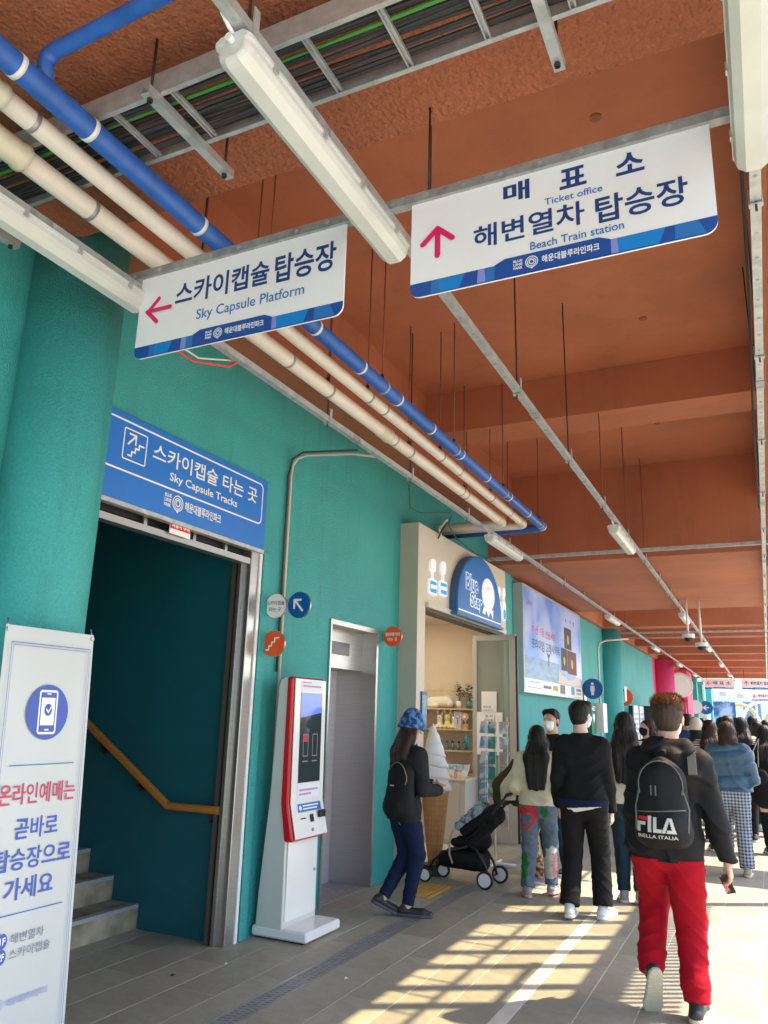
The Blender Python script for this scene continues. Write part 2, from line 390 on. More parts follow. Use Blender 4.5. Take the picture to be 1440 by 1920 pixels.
for yy in (41.5, 46.5, 53): MB().box((-3.5, yy, 0), (-3.0, yy+.8, 3.75)).build('pier', TEAL, wl4)
# round column in front of the wall
co = root('round_column', 'thick round teal column between the banner stand and the stair entrance', 'column', (-3.45, 2.88, 0))
MB().tube([(-3.45, 2.88, 0), (-3.45, 2.88, 2.3), (-3.45, 2.88, 4.248)], .265, 40).build('shaft', TEAL, co)
pb = root('wall_plate', 'small brown framed plate on the teal wall left of the round column', 'plate', (-3.54, 2.5, 2.7))
box('panel', (-3.549, 2.3, 2.57), (-3.52, 2.55, 2.86), BRONZE, pb)
# ---- ceiling
ce_ = MB().box((-4.2, 2.7, 5.08), (.25, 10.86, 5.3)).box((-4.2, -3, 4.16), (.7, 2.7, 5.3)).build('ceiling', ROUGHB); tag(ce_, kind='structure')
ce_.data.materials.append(BROWN)
for p in ce_.data.polygons:
    if p.center.y > 2.71 and p.center.z < 5.2 and p.index < 6: p.material_index = 1
box('beam', (-3.55-.35, 2.7, 4.25), (-3.17, 10.86, 5.079), BROWN, ce_)
box('beam', (-3.168, 7.52, 4.62), (.22, 8.05, 5.078), BROWN, ce_)
box('beam', (.22, 2.7, 4.45), (.62, 10.86, 5.077), BROWN, ce_)
ce2 = MB().box((-4.2, 10.861, 3.76), (.7, 16.3, 5.3)).box((-4.2, 16.3, 5.08), (.7, 45.5, 5.3)).build('ceiling', BROWN); tag(ce2, kind='structure')
for i, yy in enumerate((19.25, 21.8, 24.4, 27.3, 30.2, 34, 38, 42.6)):
    box('beam', (-3.5, yy, 3.76), (.5, yy+.5, 5.07), BROWN, ce2)
box('beam', (-3.9, 16.31, 3.757), (-3.4, 45.4, 5.06), BROWN, ce2)
# soffit marks
mb = MB()
for (x, y) in ((-.62, 4.0), (-1.3, 4.6), (-2.3, 4.2), (-.7, 6.6), (-.9, 9.3), (-2.6, 3.6)):
    mb.disc((x, y, 5.079), (0, 0, -1), .035, .006, 12)
mb.build('anchor_mark', RODP, ce_)
# ---- outside roof screen (to the right, throws the barred shade)
sc = root('steel_screen', 'steel post screen with louvred valance along the open seaward side', 'screen', (1.15, 6, 0))
XS = 1.15
for y in (-2.0, 2.3, 9.3): box('post', (XS-.05, y, 0), (XS+.05, y+.1, 5.3), DARK, sc)
box('channel', (XS-.03, -2, 3.29), (XS+.03, 9.4, 3.64), DARK, sc)
y = 3.0; k = 0
while y < 9.3:
    box('mullion', (XS-.03, y, 3.64), (XS+.03, y+.09, 5.3), DARK, sc); y += (.37, .42, .52, .35, .47)[k % 5]; k += 1
mb = MB(); y = 3.0
while y < 9.3: mb.box((XS-.01, y, 2.74), (XS+.01, y+.04, 3.29)); y += .085
tag(mb.build('louvre', DARK, sc), kind='stuff')
tg = bpy.data.materials.new('amber_glazing'); tg.use_nodes = True; tn_ = tg.node_tree; tr_ = tn_.nodes.new('ShaderNodeBsdfTransparent'); tr_.inputs[0].default_value = (.92, .87, .74, 1); tn_.links.new(tr_.outputs[0], tn_.nodes['Material Output'].inputs[0])
box('glazing', (XS-.004, 3.0, 3.641), (XS+.004, 9.3, 5.299), tg, sc)
box('brace', (XS-.02, 5.0, 4.2), (XS+.02, 7.4, 4.245), DARK, sc)
box('lintel', (XS-.05, -2, 5.3), (XS+.05, 9.4, 5.5), DARK, sc)
sc2 = root('roof_beam', 'heavy cross beam of the outdoor canopy over the sunlit walk', 'beam', (3, 11, 4))
box('beam', (.75, 11.0, 3.8), (7, 11.9, 4.3), BROWN, sc2); box('post', (6.7, 11.2, 0), (7, 11.6, 3.8), BROWN, sc2)
# ------------------------------------------------------------------ STAIR ENTRANCE
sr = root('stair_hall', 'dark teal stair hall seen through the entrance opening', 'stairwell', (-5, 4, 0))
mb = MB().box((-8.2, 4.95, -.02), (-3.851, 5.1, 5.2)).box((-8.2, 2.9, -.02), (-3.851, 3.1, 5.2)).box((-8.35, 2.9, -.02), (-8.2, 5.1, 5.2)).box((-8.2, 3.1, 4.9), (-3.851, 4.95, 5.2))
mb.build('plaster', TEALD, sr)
ss = root('staircase', 'grey stained concrete stairs rising inside the dark entrance', 'stairs', (-4.3, 4, 0))
mb0 = None
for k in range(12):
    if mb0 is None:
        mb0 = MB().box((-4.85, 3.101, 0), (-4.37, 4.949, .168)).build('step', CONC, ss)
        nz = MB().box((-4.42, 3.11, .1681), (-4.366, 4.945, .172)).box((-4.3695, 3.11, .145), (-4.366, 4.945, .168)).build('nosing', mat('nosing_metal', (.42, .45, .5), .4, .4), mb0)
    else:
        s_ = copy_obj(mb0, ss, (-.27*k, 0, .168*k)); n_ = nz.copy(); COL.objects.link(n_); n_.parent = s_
hr = root('handrail', 'wooden handrail with black brackets on the dark teal stair wall', 'handrail', (-4.1, 4.88, .88))
mb = MB(); hp = [(-3.64, 4.88, .885), (-4.12, 4.88, .885), (-4.97, 4.88, 1.415), (-6.5, 4.88, 2.37)]
def rect_sweep(mb, pts, hw, hh):
    loops = []
    for i, p in enumerate(pts):
        p = Vector(p); d = (Vector(pts[min(i+1, len(pts)-1)])-Vector(pts[max(i-1, 0)])).normalized(); sd = Vector((0, 1, 0)); up = sd.cross(d)
        if up.z < 0: up = -up
        loops.append([p+sd*a*hw+up*b*hh for a, b in ((-1, -.6), (-.6, -1), (.6, -1), (1, -.6), (1, .6), (.6, 1), (-.6, 1), (-1, .6))])
    mb.loft(loops)
rect_sweep(mb, hp, .022, .027); mb.build('rail', WOOD, hr)
for x, z in ((-3.72, .86), (-4.45, 1.06), (-4.87, 1.32), (-5.5, 1.71)):
    MB().tube([(x, 4.88, z), (x, 4.89, z-.05), (x, 4.94, z-.07)], .011, 8).disc((x, 4.9485, z-.07), (0, -1, 0), .03, .006, 16).build('bracket', BLACK, hr)
# door frame: steel jamb, shutter guide, shutter housing
df = root('shutter_gate', 'stainless steel door frame with roller shutter guide round the stair entrance', 'shutter', (-3.55, 4.9, 0))
box('jamb', (-3.69, 4.90, 0), (-3.53, 5.02, 2.86), STEEL, df, .004)
box('edge_strip', (-3.529, 5.0, 0), (-3.518, 5.03, 2.86), WHITEG, df)
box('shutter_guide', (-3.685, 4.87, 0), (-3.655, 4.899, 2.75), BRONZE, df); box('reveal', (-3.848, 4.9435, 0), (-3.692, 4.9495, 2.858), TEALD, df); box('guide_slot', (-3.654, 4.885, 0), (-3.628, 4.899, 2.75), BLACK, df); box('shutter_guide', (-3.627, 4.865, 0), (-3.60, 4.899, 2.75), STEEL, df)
box('lintel', (-3.62, 3.12, 2.70), (-3.54, 4.899, 2.745), STEEL, df)
box('roller_shutter', (-3.78, 3.12, 2.78), (-3.62, 4.899, 2.95), DARK, df)
for y in (3.75, 4.25, 4.62): box('hanger', (-3.60, y, 2.745), (-3.58, y+.03, 2.83), STEEL, df)
ws = root('warning_sticker', 'small red and white warning sticker hanging under the blue entrance sign', 'sticker', (-3.5, 4.05, 2.78))
plw = Plane((-3.515, 0, 0), (0, 1, 0), (0, 0, 1))
MB().box((-3.522, 3.93, 2.735), (-3.516, 4.14, 2.835)).build('card', INKW, ws)
shape(ws, 'red_band', mat('sticker_red', (.6, .03, .03)), plw, [[(3.93, 2.77), (4.14, 2.77), (4.14, 2.82), (3.93, 2.82)]], 0)
text(ws, '사용시 주의', INKW, plw, (3.945, 4.125, 2.78, 2.81), .02, .001)
# ---- blue entrance sign
bs = root('entrance_sign', 'large blue sign with white stair arrow and Korean lettering over the entrance', 'sign', (-3.5, 4.2, 3.1))
box('board', (-3.548, 3.18, 2.83), (-3.50, 5.01, 3.40), SIGNB, bs, .004)
box('lower_trim', (-3.549, 3.18, 2.80), (-3.495, 5.01, 2.829), GALV, bs)
pw = Plane((-3.50, 0, 0), (0, 1, 0), (0, 0, 1))
shape(bs, 'border_line', INKW, pw, rframe(3.25, 4.95, 3.02, 3.355, .05, .012))
shape(bs, 'pictogram', INKW, pw, rframe(3.41, 3.62, 3.10, 3.31, .015, .009))
stroke_shape(bs, 'pictogram', INKW, pw, [(3.45, 3.205), (3.505, 3.265)], .013)
stroke_shape(bs, 'pictogram', INKW, pw, [(3.455, 3.275), (3.513, 3.275), (3.513, 3.215)], .013)
stroke_shape(bs, 'pictogram', INKW, pw, [(3.46, 3.135), (3.49, 3.135), (3.49, 3.165), (3.52, 3.165), (3.52, 3.195), (3.55, 3.195), (3.55, 3.225), (3.59, 3.225)], .012)
text(bs, '스카이캡슐 타는 곳', INKW, pw, (3.68, 4.87, 3.175, 3.295), .012)
text(bs, 'Sky Capsule Tracks', INKW, pw, (3.86, 4.62, 3.065, 3.14), .012)
def logo(parent, pl, x0, x1, y0, y1, m, d=.002):
    """BLUE LINE PARK stacked, ring emblem, Korean name - inside a rectangle"""
    W, H = x1-x0, y1-y0
    for i, s in enumerate(('BLUE', 'LINE', 'PARK')):
        text(parent, s, m, pl, (x0, x0+W*.11, y1-H*(.30+i*.30), y1-H*(.08+i*.30)), .025, d)
    cx, cy, r = x0+W*.22, (y0+y1)/2, H*.5
    shape(parent, 'emblem', m, pl, ring(cx, cy, r, r*.14)+ring(cx, cy-r*.05, r*.72, r*.12)+ring(cx, cy, r*.45, r*.16)+[[(cx-r*.25, cy-r*.95), (cx+r*.25, cy-r*.95), (cx, cy-r*1.25)]], d)
    text(parent, '해운대블루라인파크', m, pl, (x0+W*.34, x1, y0+H*.18, y0+H*.82), .02, d)
logo(bs, pw, 3.83, 4.44, 2.89, 3.00, INKW)
# ------------------------------------------------------------------ LIFT
el = root('lift', 'brushed steel lift entrance with closed door set back in the teal wall', 'lift', (-3.6, 6.7, 0))
box('frame_head', (-4.05, 6.2, 2.385), (-3.53, 7.18, 2.43), STEEL, el)
box('frame_side', (-4.05, 6.2, 0), (-3.53, 6.225, 2.384), STEEL, el)
box('frame_side', (-4.05, 7.155, 0), (-3.53, 7.195, 2.384), STEEL, el)
box('transom', (-3.72, 6.226, 2.03), (-3.70, 7.154, 2.384), STEEL, el)
box('transom_return', (-3.98, 6.226, 2.01), (-3.70, 7.154, 2.029), STEEL, el)
box('display', (-3.699, 6.36, 2.14), (-3.685, 6.86, 2.26), mat('display_dark', (.05, .05, .065), .3), el)
box('door', (-4.03, 6.226, 0), (-3.98, 6.69, 2.009), STEELD, el); box('door', (-4.03, 6.696, 0), (-3.98, 7.154, 2.009), STEELD, el)
shape(el, 'sticker', mat('sticker_mint', (.55, .72, .68)), Plane((-3.979, 0, 0), (0, 1, 0), (0, 0, 1)), [[(6.30, 1.45), (6.44, 1.45), (6.44, 1.63), (6.30, 1.63)]], .001)
text(el, '기대지\n마시오', mat('ink_green', (.03, .2, .14)), Plane((-3.979, 0, 0), (0, 1, 0), (0, 0, 1)), (6.32, 6.42, 1.47, 1.61), .01, .002)
MB().disc((-3.9795, 6.46, 1.86), (1, 0, 0), .012, .003, 12).build('keyhole', BLACK, el)
box('sill', (-4.05, 6.2, -.004), (-3.56, 7.18, .0015), GALVD, el)
# ------------------------------------------------------------------ KIOSK
kk = root('ticket_kiosk', 'tall white self-service kiosk with red rimmed head and dark screen', 'kiosk', (-3.3, 5.47, 0))
KW = mat('kiosk_grey_white', (.58, .61, .58), .4)
Y0, Y1 = 5.22, 5.70
prof = [(-3.50, .07), (-3.49, .3), (-3.47, .56), (-3.44, .94), (-3.425, 1.33), (-3.415, 1.78), (-3.40, 1.83), (-3.37, 1.85), (-3.325, 1.855), (-3.325, .93), (-3.28, .66), (-3.275, .1), (-3.275, .07)]
MB().prism(prof, 'y', Y0, Y1).build('body', KW, kk, bevel=.006)
box('base', (-3.53, Y0-.005, .012), (-3.06, Y1+.015, .082), WHITEG, kk, .012)
box('foot', (-3.50, Y0+.02, 0), (-3.10, Y1-.02, .012), BLACK, kk)
box('service_door', (-3.2755, Y0+.03, .12), (-3.268, Y1-.03, .655), WHITEG, kk)
MB().disc((-3.268, Y1-.06, .42), (1, 0, 0), .012, .006, 14).build('lock', STEEL, kk)
hb = [(-3.335, 1.86), (-3.335, .93), (-3.288, .66), (-3.205, .665), (-3.262, .93), (-3.275, 1.86)]
MB().prism(hb, 'y', Y0-.015, Y1+.0).build('head_rim', RED, kk, bevel=.02)
hf = [(-3.27, 1.845), (-3.257, .93), (-3.198, .68), (-3.192, .69), (-3.248, .93), (-3.262, 1.845)]
MB().prism(hf, 'y', Y0+.0, Y1-.012).build('front_panel', WHITEG, kk, bevel=.003)
def front_x(z): return -3.248+(-3.262+3.248)*(z-.93)/(1.845-.93)
pk = Plane((front_x(.93), 0, .93), (0, 1, 0), (front_x(1.845)-front_x(.93), 0, 1.845-.93))
sca = mat('kiosk_screen', (.035, .05, .055), .08)
shape(kk, 'screen', sca, pk, [[(5.30, .14), (5.625, .14), (5.625, .81), (5.30, .81)]], .003)
shape(kk, 'screen_glow', mat('screen_blue', (.10, .17, .55), .1, emit=.2), pk, [[(5.302, .62), (5.618, .66), (5.618, .808), (5.302, .808)]], .0036)
shape(kk, 'notice', mat('notice_pale', (.72, .76, .85)), pk, [[(5.30, .82), (5.625, .82), (5.625, .905), (5.30, .905)], [(5.30, .03), (5.625, .03), (5.625, .125), (5.30, .125)]], .003)
shape(kk, 'notice_print', mat('print_mauve', (.5, .25, .45)), pk, [[(5.32, .855-.0), (5.60, .855), (5.60, .868), (5.32, .868)], [(5.32, .885), (5.45, .885), (5.45, .893), (5.32, .893)], [(5.32, .08), (5.60, .08), (5.60, .094), (5.32, .094)], [(5.32, .05), (5.50, .05), (5.50, .064), (5.32, .064)]], .004)
shape(kk, 'screen_icon', INKG, pk, rframe(5.35, 5.43, .33, .50, .01, .008)+rframe(5.49, 5.57, .33, .50, .01, .008)+[[(5.35, .29), (5.43, .29), (5.43, .30), (5.35, .30)], [(5.49, .29), (5.57, .29), (5.57, .30), (5.49, .30)]], .0045)
shape(kk, 'screen_icon', mat('icon_red', (.45, .03, .04)), pk, [[(5.36, .44), (5.42, .44), (5.42, .49), (5.36, .49)]], .005)
pk2 = Plane((-3.192, 0, .69), (0, 1, 0), (-3.248+3.192, 0, .24))
shape(kk, 'blue_notice', MIDB, pk2, [[(5.30, .175), (5.64, .175), (5.64, .235), (5.30, .235)]], .003)
shape(kk, 'blue_notice_print', INKW, pk2, [circ(5.335, .205, .018, 16), [(5.37, .212), (5.60, .212), (5.60, .222), (5.37, .222)], [(5.37, .19), (5.58, .19), (5.58, .20), (5.37, .20)]], .004)
for a, b, c, d in ((5.32, 5.40, .125, .133), (5.455, 5.51, .095, .15)):
    shape(kk, 'slot', BLACK, pk2, [[(a, c), (b, c), (b, d), (a, d)]], .004)
MB().box(pk2.pt(5.57, .12, 0), pk2.pt(5.65, .165, .04)).build('scanner', BLACK, kk, bevel=.006)
MB().disc(pk2.pt(5.47, .04, .001), pk2.n, .012, .006, 14).build('lock', STEEL, kk)
# ------------------------------------------------------------------ X-BANNER
bn = root('banner_stand', 'white standing banner with blue phone symbol, cropped at the left edge', 'banner', (-3.05, 2.65, 0))
bo, br, bu = Vector((-2.97, 2.435, .12)), Vector((0, 1, 0)), Vector((-.06, 0, 1.0))
pb_ = Plane(bo, br, bu); pb_.n = pb_.r.cross(pb_.u); pb_.r = Vector((0, .80, 0))
BW, BH = .655, 1.83
mb = MB(); N = 14; loopF = []
rows = []
for i in range(N+1):
    t = i/N; rows.append([pb_.pt(BW*j/8, BH*t, .012*math.sin(math.pi*t)*math.sin(math.pi*j/8)) for j in range(9)])
vs = [p for r in rows for p in r]; fs = [[i*9+j, i*9+j+1, (i+1)*9+j+1, (i+1)*9+j] for i in range(N) for j in range(8)]
mb.add(vs, fs, True); vs2 = [p-pb_.n*.0015 for p in vs]; mb.add(vs2, [f[::-1] for f in fs], True)
mb.build('sheet', mat('banner_vinyl', (.50, .54, .54), .3, var=.02), bn)
BB = mat('banner_blue', (.05, .10, .42)); BR_ = mat('banner_rose', (.52, .045, .12)); BG_ = mat('banner_grey', (.17, .19, .28))
dz = .014
shape(bn, 'border_line', BB, pb_, rframe(.035, .62, .06, 1.755, .004, .003)+rframe(.048, .607, .073, 1.742, .004, .002), dz)
def bz(v): return v  # height up the sheet
shape(bn, 'symbol_disc', BB, pb_, [circ(.33, 1.445, .150, 36, .125)], dz)
shape(bn, 'phone_symbol', INKW, pb_, rframe(.262, .395, 1.345, 1.545, .016, .010)+[[(.28, 1.385), (.377, 1.385), (.377, 1.51), (.28, 1.51)], [(.315, 1.362), (.345, 1.362), (.345, 1.368), (.315, 1.368)], [(.315, 1.525), (.345, 1.525), (.345, 1.53), (.315, 1.53)]], dz+.001)
shape(bn, 'phone_symbol', BB, pb_, [circ(.33, 1.455, .028, 24)], dz+.002)
stroke_shape(bn, 'phone_symbol', INKW, pb_, [(.313, 1.458), (.328, 1.443), (.347, 1.468)], .007, dz+.003)
shape(bn, 'rule_line', BB, pb_, [[(.10, 1.21), (.555, 1.21), (.555, 1.214), (.10, 1.214)]], dz); shape(bn, 'rule_line', BB, pb_, [[(.10, .60), (.555, .60), (.555, .604), (.10, .604)]], dz)
text(bn, '온라인예매는', BR_, pb_, (.055, .585, 1.045, 1.135), .012, dz)
text(bn, '곧바로', BB, pb_, (.18, .475, .90, .99), .018, dz)
text(bn, '탑승장으로', BB, pb_, (.07, .585, .775, .865), .018, dz)
text(bn, '가세요', BB, pb_, (.15, .475, .655, .745), .018, dz)
for s, z, t_ in (('1F', .505, '해변열차'), ('2F', .445, '스카이캡슐')):
    shape(bn, 'floor_disc', BB, pb_, [circ(.17, z, .030, 20)], dz); text(bn, s, INKW, pb_, (.152, .188, z-.014, z+.014), .02, dz+.001)
    text(bn, t_, BG_, pb_, (.22, .22+.05*len(t_)+.02, z-.02, z+.02), .0, dz)
logo(bn, pb_, .10, .50, .24, .285, mat('banner_logo', (.3, .36, .6)), dz)
for a in (.015, BW-.015): MB().disc(pb_.pt(a, BH-.02, .0), pb_.n, .010, .008, 16).tube([pb_.pt(a, BH-.02, 0), pb_.pt(a, BH+.03, -.01)], .004, 6).build('grommet', STEEL, bn)
cpt = pb_.pt(BW/2, .75, -.10)
for a, b in ((.02, BH), (BW-.02, BH)): MB().tube([pb_.pt(a, b, -.01), cpt], .005, 6).build('stay', BLACK, bn)
for a in (.0, BW*.8): MB().tube([cpt, (bo.x+.02, bo.y+a, 0.005)], .006, 6).build('leg', BLACK, bn)
MB().tube([cpt, (bo.x-.17, bo.y+BW/2, .005)], .006, 6).build('leg', BLACK, bn)
# ------------------------------------------------------------------ CEILING SERVICES
def channel(name, a, b, w_, h, m, parent, lip=.006):
    """strut channel (open side up) between two points along x or y"""
    a, b = Vector(a), Vector(b); ax = 0 if abs(b.x-a.x) > abs(b.y-a.y) else 1
    mb = MB(); t = .0035
    def bx(o0, o1, z0, z1):
        if ax: mb.box((a.x+o0, a.y, a.z+z0), (a.x+o1, b.y, a.z+z1))
        else: mb.box((a.x, a.y+o0, a.z+z0), (b.x, a.y+o1, a.z+z1))
    bx(-w_/2, w_/2, 0, t); bx(-w_/2, -w_/2+t, t, h); bx(w_/2-t, w_/2, t, h)
    return mb.build(name, m, parent)
rails = []
for (X, lab, y0, y1) in ((-2.71, 'left galvanised lighting rail hanging in front of the teal wall', -1, 44), (-1.29, 'middle galvanised lighting rail running down the centre of the ceiling', -1, 44), (.135, 'right hand galvanised lighting rail at the edge of the picture', -1, 44)):
    rt = root('lighting_rail', lab, 'rail', (X, 5, 3.66), group='galvanised lighting rails'); rails.append(rt)
    for k in range(15):
        a = y0+k*3.0
        channel('channel', (X, a, 3.642), (X, a+2.994, 3.642), .042, .042, GALV, rt)
        MB().box((X-.024, a-.06, 3.639), (X+.024, a+.06, 3.6415)).box((X-.024, a-.06, 3.64), (X-.0215, a+.06, 3.68)).box((X+.0215, a-.06, 3.64), (X+.024, a+.06, 3.68)).build('joint_plate', GALVD, rt)
    for k in range(19):
        y = .07+1.5*k; zt = 4.16 if y < 2.7 else (5.08 if y < 10.86 else (3.76 if y < 16.3 else 5.08))
        lean = random.uniform(-.012, .012)
        MB().tube([(X, y, 3.60), (X, y, 3.7), (X+lean, y, zt)], .0055, 6).build('rod', ROD if y < 7 else RODP, rt)
        MB().box((X-.027, y-.006, 3.63), (X+.027, y+.022, 3.636)).box((X+.0215, y-.006, 3.636), (X+.027, y+.022, 3.745)).box((X-.027, y-.006, 3.636), (X-.0215, y+.022, 3.70)).build('clip', GALV, rt)
    mb = MB()
    for k in range(60):
        mb.disc((X, .3+k*.2, 3.6418), (0, 0, -1), .009, .0012, 10)
    tag(mb.build('rivet', GALVD, rt), kind='stuff')
def lamp(X, y0, L, label, z=3.585, W=.062):
    rt = root('strip_light', label, 'light fitting', (X, y0, z), group='sealed white strip lights under the rails')
    loops = []
    prof = [(-1, .05), (-1, -.012), (-.88, -.036), (-.42, -.058), (.42, -.058), (.88, -.036), (1, -.012), (1, .05)]
    for t, s in ((0, .72), (.004, .84), (.012, .94), (.03, 1), (L-.03, 1), (L-.012, .94), (L-.004, .84), (L, .72)):
        loops.append([(X+a*W*s, y0+t, z+(b*s if b < 0 else .012)) for a, b in prof])
    MB().loft(loops).build('cover', LAMPW, rt)
    loops = []
    for t, s in ((-.004, .9), (.01, 1), (L-.01, 1), (L+.004, .9)):
        loops.append([(X+a*W*1.07*s, y0+t, z+b) for a, b in ((-1, .012), (-1, .026), (-.7, .040), (.7, .040), (1, .026), (1, .012))])
    MB().loft(loops).build('housing', mat('lamp_housing', (.62, .64, .62), .4) if 'lamp_housing' not in MATS else MATS['lamp_housing'], rt)
    for t in (.12, .38, .62, .88):
        for s in (-1, 1): box('clip', (X+s*W*1.07, y0+L*t-.012, z-.004), (X+s*(W*1.07+.005), y0+L*t+.012, z+.03), GALV, rt)
    MB().tube([(X, y0+.05, z+.035), (X, y0-.02, z+.05), (X-.005, y0-.05, z+.075), (X, y0-.06, z+.10)], .007, 8).build('cable', INKW, rt)
    MB().disc((X, y0-.001, z+.015), (0, -1, 0), .013, .02, 12).build('gland', WHITEG, rt)
    return rt
near_l = lamp(-2.70, 1.42, 1.22, 'nearest strip light on the left rail, in front of the round column')
mid_l = lamp(-1.315, 1.53, 1.22, 'largest strip light, on the middle rail between the two hanging signs')
rt_l = lamp(.125, 1.5, 1.22, 'nearest strip light on the right rail, cropped by the right edge')
for k, y in enumerate((8.3, 15.8, 22.8, 29.6, 36.3, 42)):
    nm = ('second', 'third', 'fourth', 'fifth', 'sixth', 'seventh')[k]
    copy_tree(near_l, (0, y-1.42, 0), '%s strip light along the left rail' % nm)
    copy_tree(mid_l, (0, y-1.53, 0), '%s strip light along the middle rail' % nm)
# cross rails
cr = root('cross_rail', 'near galvanised cross rail carrying the two hanging signs', 'rail', (-1.3, 2.6, 3.7), group='galvanised cross rails')
channel('channel', (-2.78, 2.6, 3.687), (.12, 2.6, 3.687), .042, .042, GALVD, cr)
mb = MB()
for k in range(18): mb.disc((-2.7+k*.16, 2.5785, 3.708), (0, -1, 0), .010, .0015, 12)
tag(mb.build('rivet', GALV, cr), kind='stuff')
MB().tube([(-1.10, 2.6, 3.72), (-1.10, 2.6, 4.16)], .005, 6).build('rod', ROD, cr)
for y, x0, lab in ((10.15, -3.33, 'second galvanised cross rail meeting the cream shop front'), (20.2, -3.3, 'thin pale cross rail in front of the far beams')):
    c2 = root('cross_rail', lab, 'rail', (-1.3, y, 3.7), group='galvanised cross rails')
    channel('channel', (x0, y, 3.69), (.6, y, 3.69), .042, .042, GALV, c2)
# pipes
def pipe(name_label, X, z, y0, yend, r, m, ring_m, rings, joints=(), xend=-3.7, zend=None, cat='pipe', hang=True):
    K = .9184; X, z, y0, yend, r = X*K, 1.6+(z-1.6)*K, y0*K, yend*K, r*K; rings = [q*K for q in rings]; joints = [q*K for q in joints]
    rt = root('service_pipe', name_label, cat, (X, 5, z))
    zend = z if zend is None else zend
    q = .09; pts = [(X, y0, z), (X, yend-q, z)]
    for a in (30, 60, 90): pts.append((X-q+q*math.cos(math.radians(a)), yend-q+q*math.sin(math.radians(a)), z))
    pts.append((xend, yend, z)); MB().tube(pts, r, 20).build('pipe', m, rt)
    for y in rings: MB().tube([(X, y-.011, z), (X, y+.011, z)], r*1.04, 20).build('band', ring_m, rt)
    for y in joints: MB().tube([(X, y-.08, z), (X, y-.07, z), (X, y+.05, z), (X, y+.06, z), (X, y+.085, z), (X, y+.09, z)], [r*1.02, r*1.14, r*1.14, r*1.24, r*1.24, r*1.02], 24).build('coupling', PVCO, rt)
    if hang:
        for k in range(6):
            y = 3.0+k*1.45+(X % .3)
            if y > yend: break
            MB().tube([(X-.01, y, z+r), (X-.01, y, 5.08 if X > -3.16 else 4.25)], .0055, 6).build('rod', RODP, rt)
            MB().tube([(X, y-.012, z), (X, y+.012, z)], r*1.08, 20).build('hanger_ring', GALVD, rt)
            MB().disc((X-.01, y, z+r), (0, 0, 1), .014, .05, 8).build('nut', DARK, rt)
    return rt
ringw = mat('band_white', (.72, .72, .70), .4)
pipe('bright blue water pipe with white bands, rightmost of the three parallel pipes', -2.47, 4.05, 1.25, 9.94, .053, BLUEP, ringw, (1.62, 2.0, 2.75, 3.3, 3.95, 4.6, 5.25, 5.95, 6.7, 7.5, 8.3, 9.1, 9.85))
pipe('thin cream drain pipe running between the blue pipe and the thicker cream pipe', -2.665, 4.05, .6, 9.72, .048, PVC, GALVD, (1.86, 3.6, 5.4, 7.2, 9.0), (1.62, 9.5))
pipe('thick cream drain pipe nearest the teal wall, with bulky couplings', -2.90, 4.05, .6, 9.55, .056, PVC, GALVD, (2.42, 4.3, 6.1, 7.9), (1.35, 1.92, 5.9, 9.3))
bb = root('branch_pipe', 'blue branch pipe with a small valve lever crossing over the three pipes', 'pipe', (-2.0, 1.5, 4.1))
MB().tube([(-2.27, 1.62, 3.86), (-2.27, 1.60, 3.96), (-2.26, 1.60, 3.99), (-2.22, 1.60, 4.005), (-1.80, 1.585, 4.0), (-1.50, 1.57, 3.99), (-1.46, 1.565, 4.0), (-1.445, 1.56, 4.06), (-1.445, 1.56, 4.16)], .030, 14).build('pipe', BLUEP, bb)
MB().tube([(-2.27, 1.15, 3.85), (-2.275, 1.10, 3.87), (-2.29, 1.04, 3.95), (-2.30, 1.01, 4.05), (-2.30, 1.0, 4.16)], .049, 18).build('pipe', BLUEP, bb)
MB().tube([(-1.48, 1.565, 3.965), (-1.475, 1.565, 3.93)], .012, 8).tube([(-1.475, 1.56, 3.935), (-1.43, 1.53, 3.90), (-1.40, 1.50, 3.855)], .008, 8).build('lever', mat('lever_blue', (.05, .3, .5), .4), bb)
# cable tray across the top
ct = root('cable_tray', 'galvanised cable ladder full of black and green cables near the ceiling', 'cable tray', (-1.5, 2, 3.9))
TY0, TY1, TZ = 1.86, 2.16, 3.92
MB().box((-3.5, TY0-.004, TZ), (1.2, TY0, TZ+.10)).box((-3.5, TY0, TZ), (1.2, TY0+.016, TZ+.004)).box((-3.5, TY0, TZ+.096), (1.2, TY0+.016, TZ+.1)).build('side_rail', GALV, ct)
MB().box((-3.5, TY1, TZ), (1.2, TY1+.004, TZ+.10)).box((-3.5, TY1-.016, TZ), (1.2, TY1, TZ+.004)).build('side_rail', GALV, ct)
x = -3.4; rg = None
while x < 1.1:
    if rg is None: rg = MB().box((x, TY0+.001, TZ+.005), (x+.006, TY1-.001, TZ+.022)).box((x+.018, TY0+.001, TZ+.005), (x+.024, TY1-.001, TZ+.022)).box((x+.0062, TY0+.001, TZ+.018), (x+.0178, TY1-.001, TZ+.0218)).build('rung', GALV, ct); xr = x
    else: copy_obj(rg, ct, (x-xr, 0, 0))
    x += .30
cb = 0
for k in range(16):
    y = TY0+.028+k*.0165; pts = []
    for i in range(36): pts.append((-3.5+i*.134, y+.006*math.sin(i*.5+k*1.7), TZ+.034+.008*math.sin(i*.31+k)+(.012 if k % 3 == 0 else 0)))
    MB().tube(pts, .0085 if k not in (4,) else .009, 6).build('cable', GREENC if k == 4 else (BCABLE if k % 5 else DARK), ct)
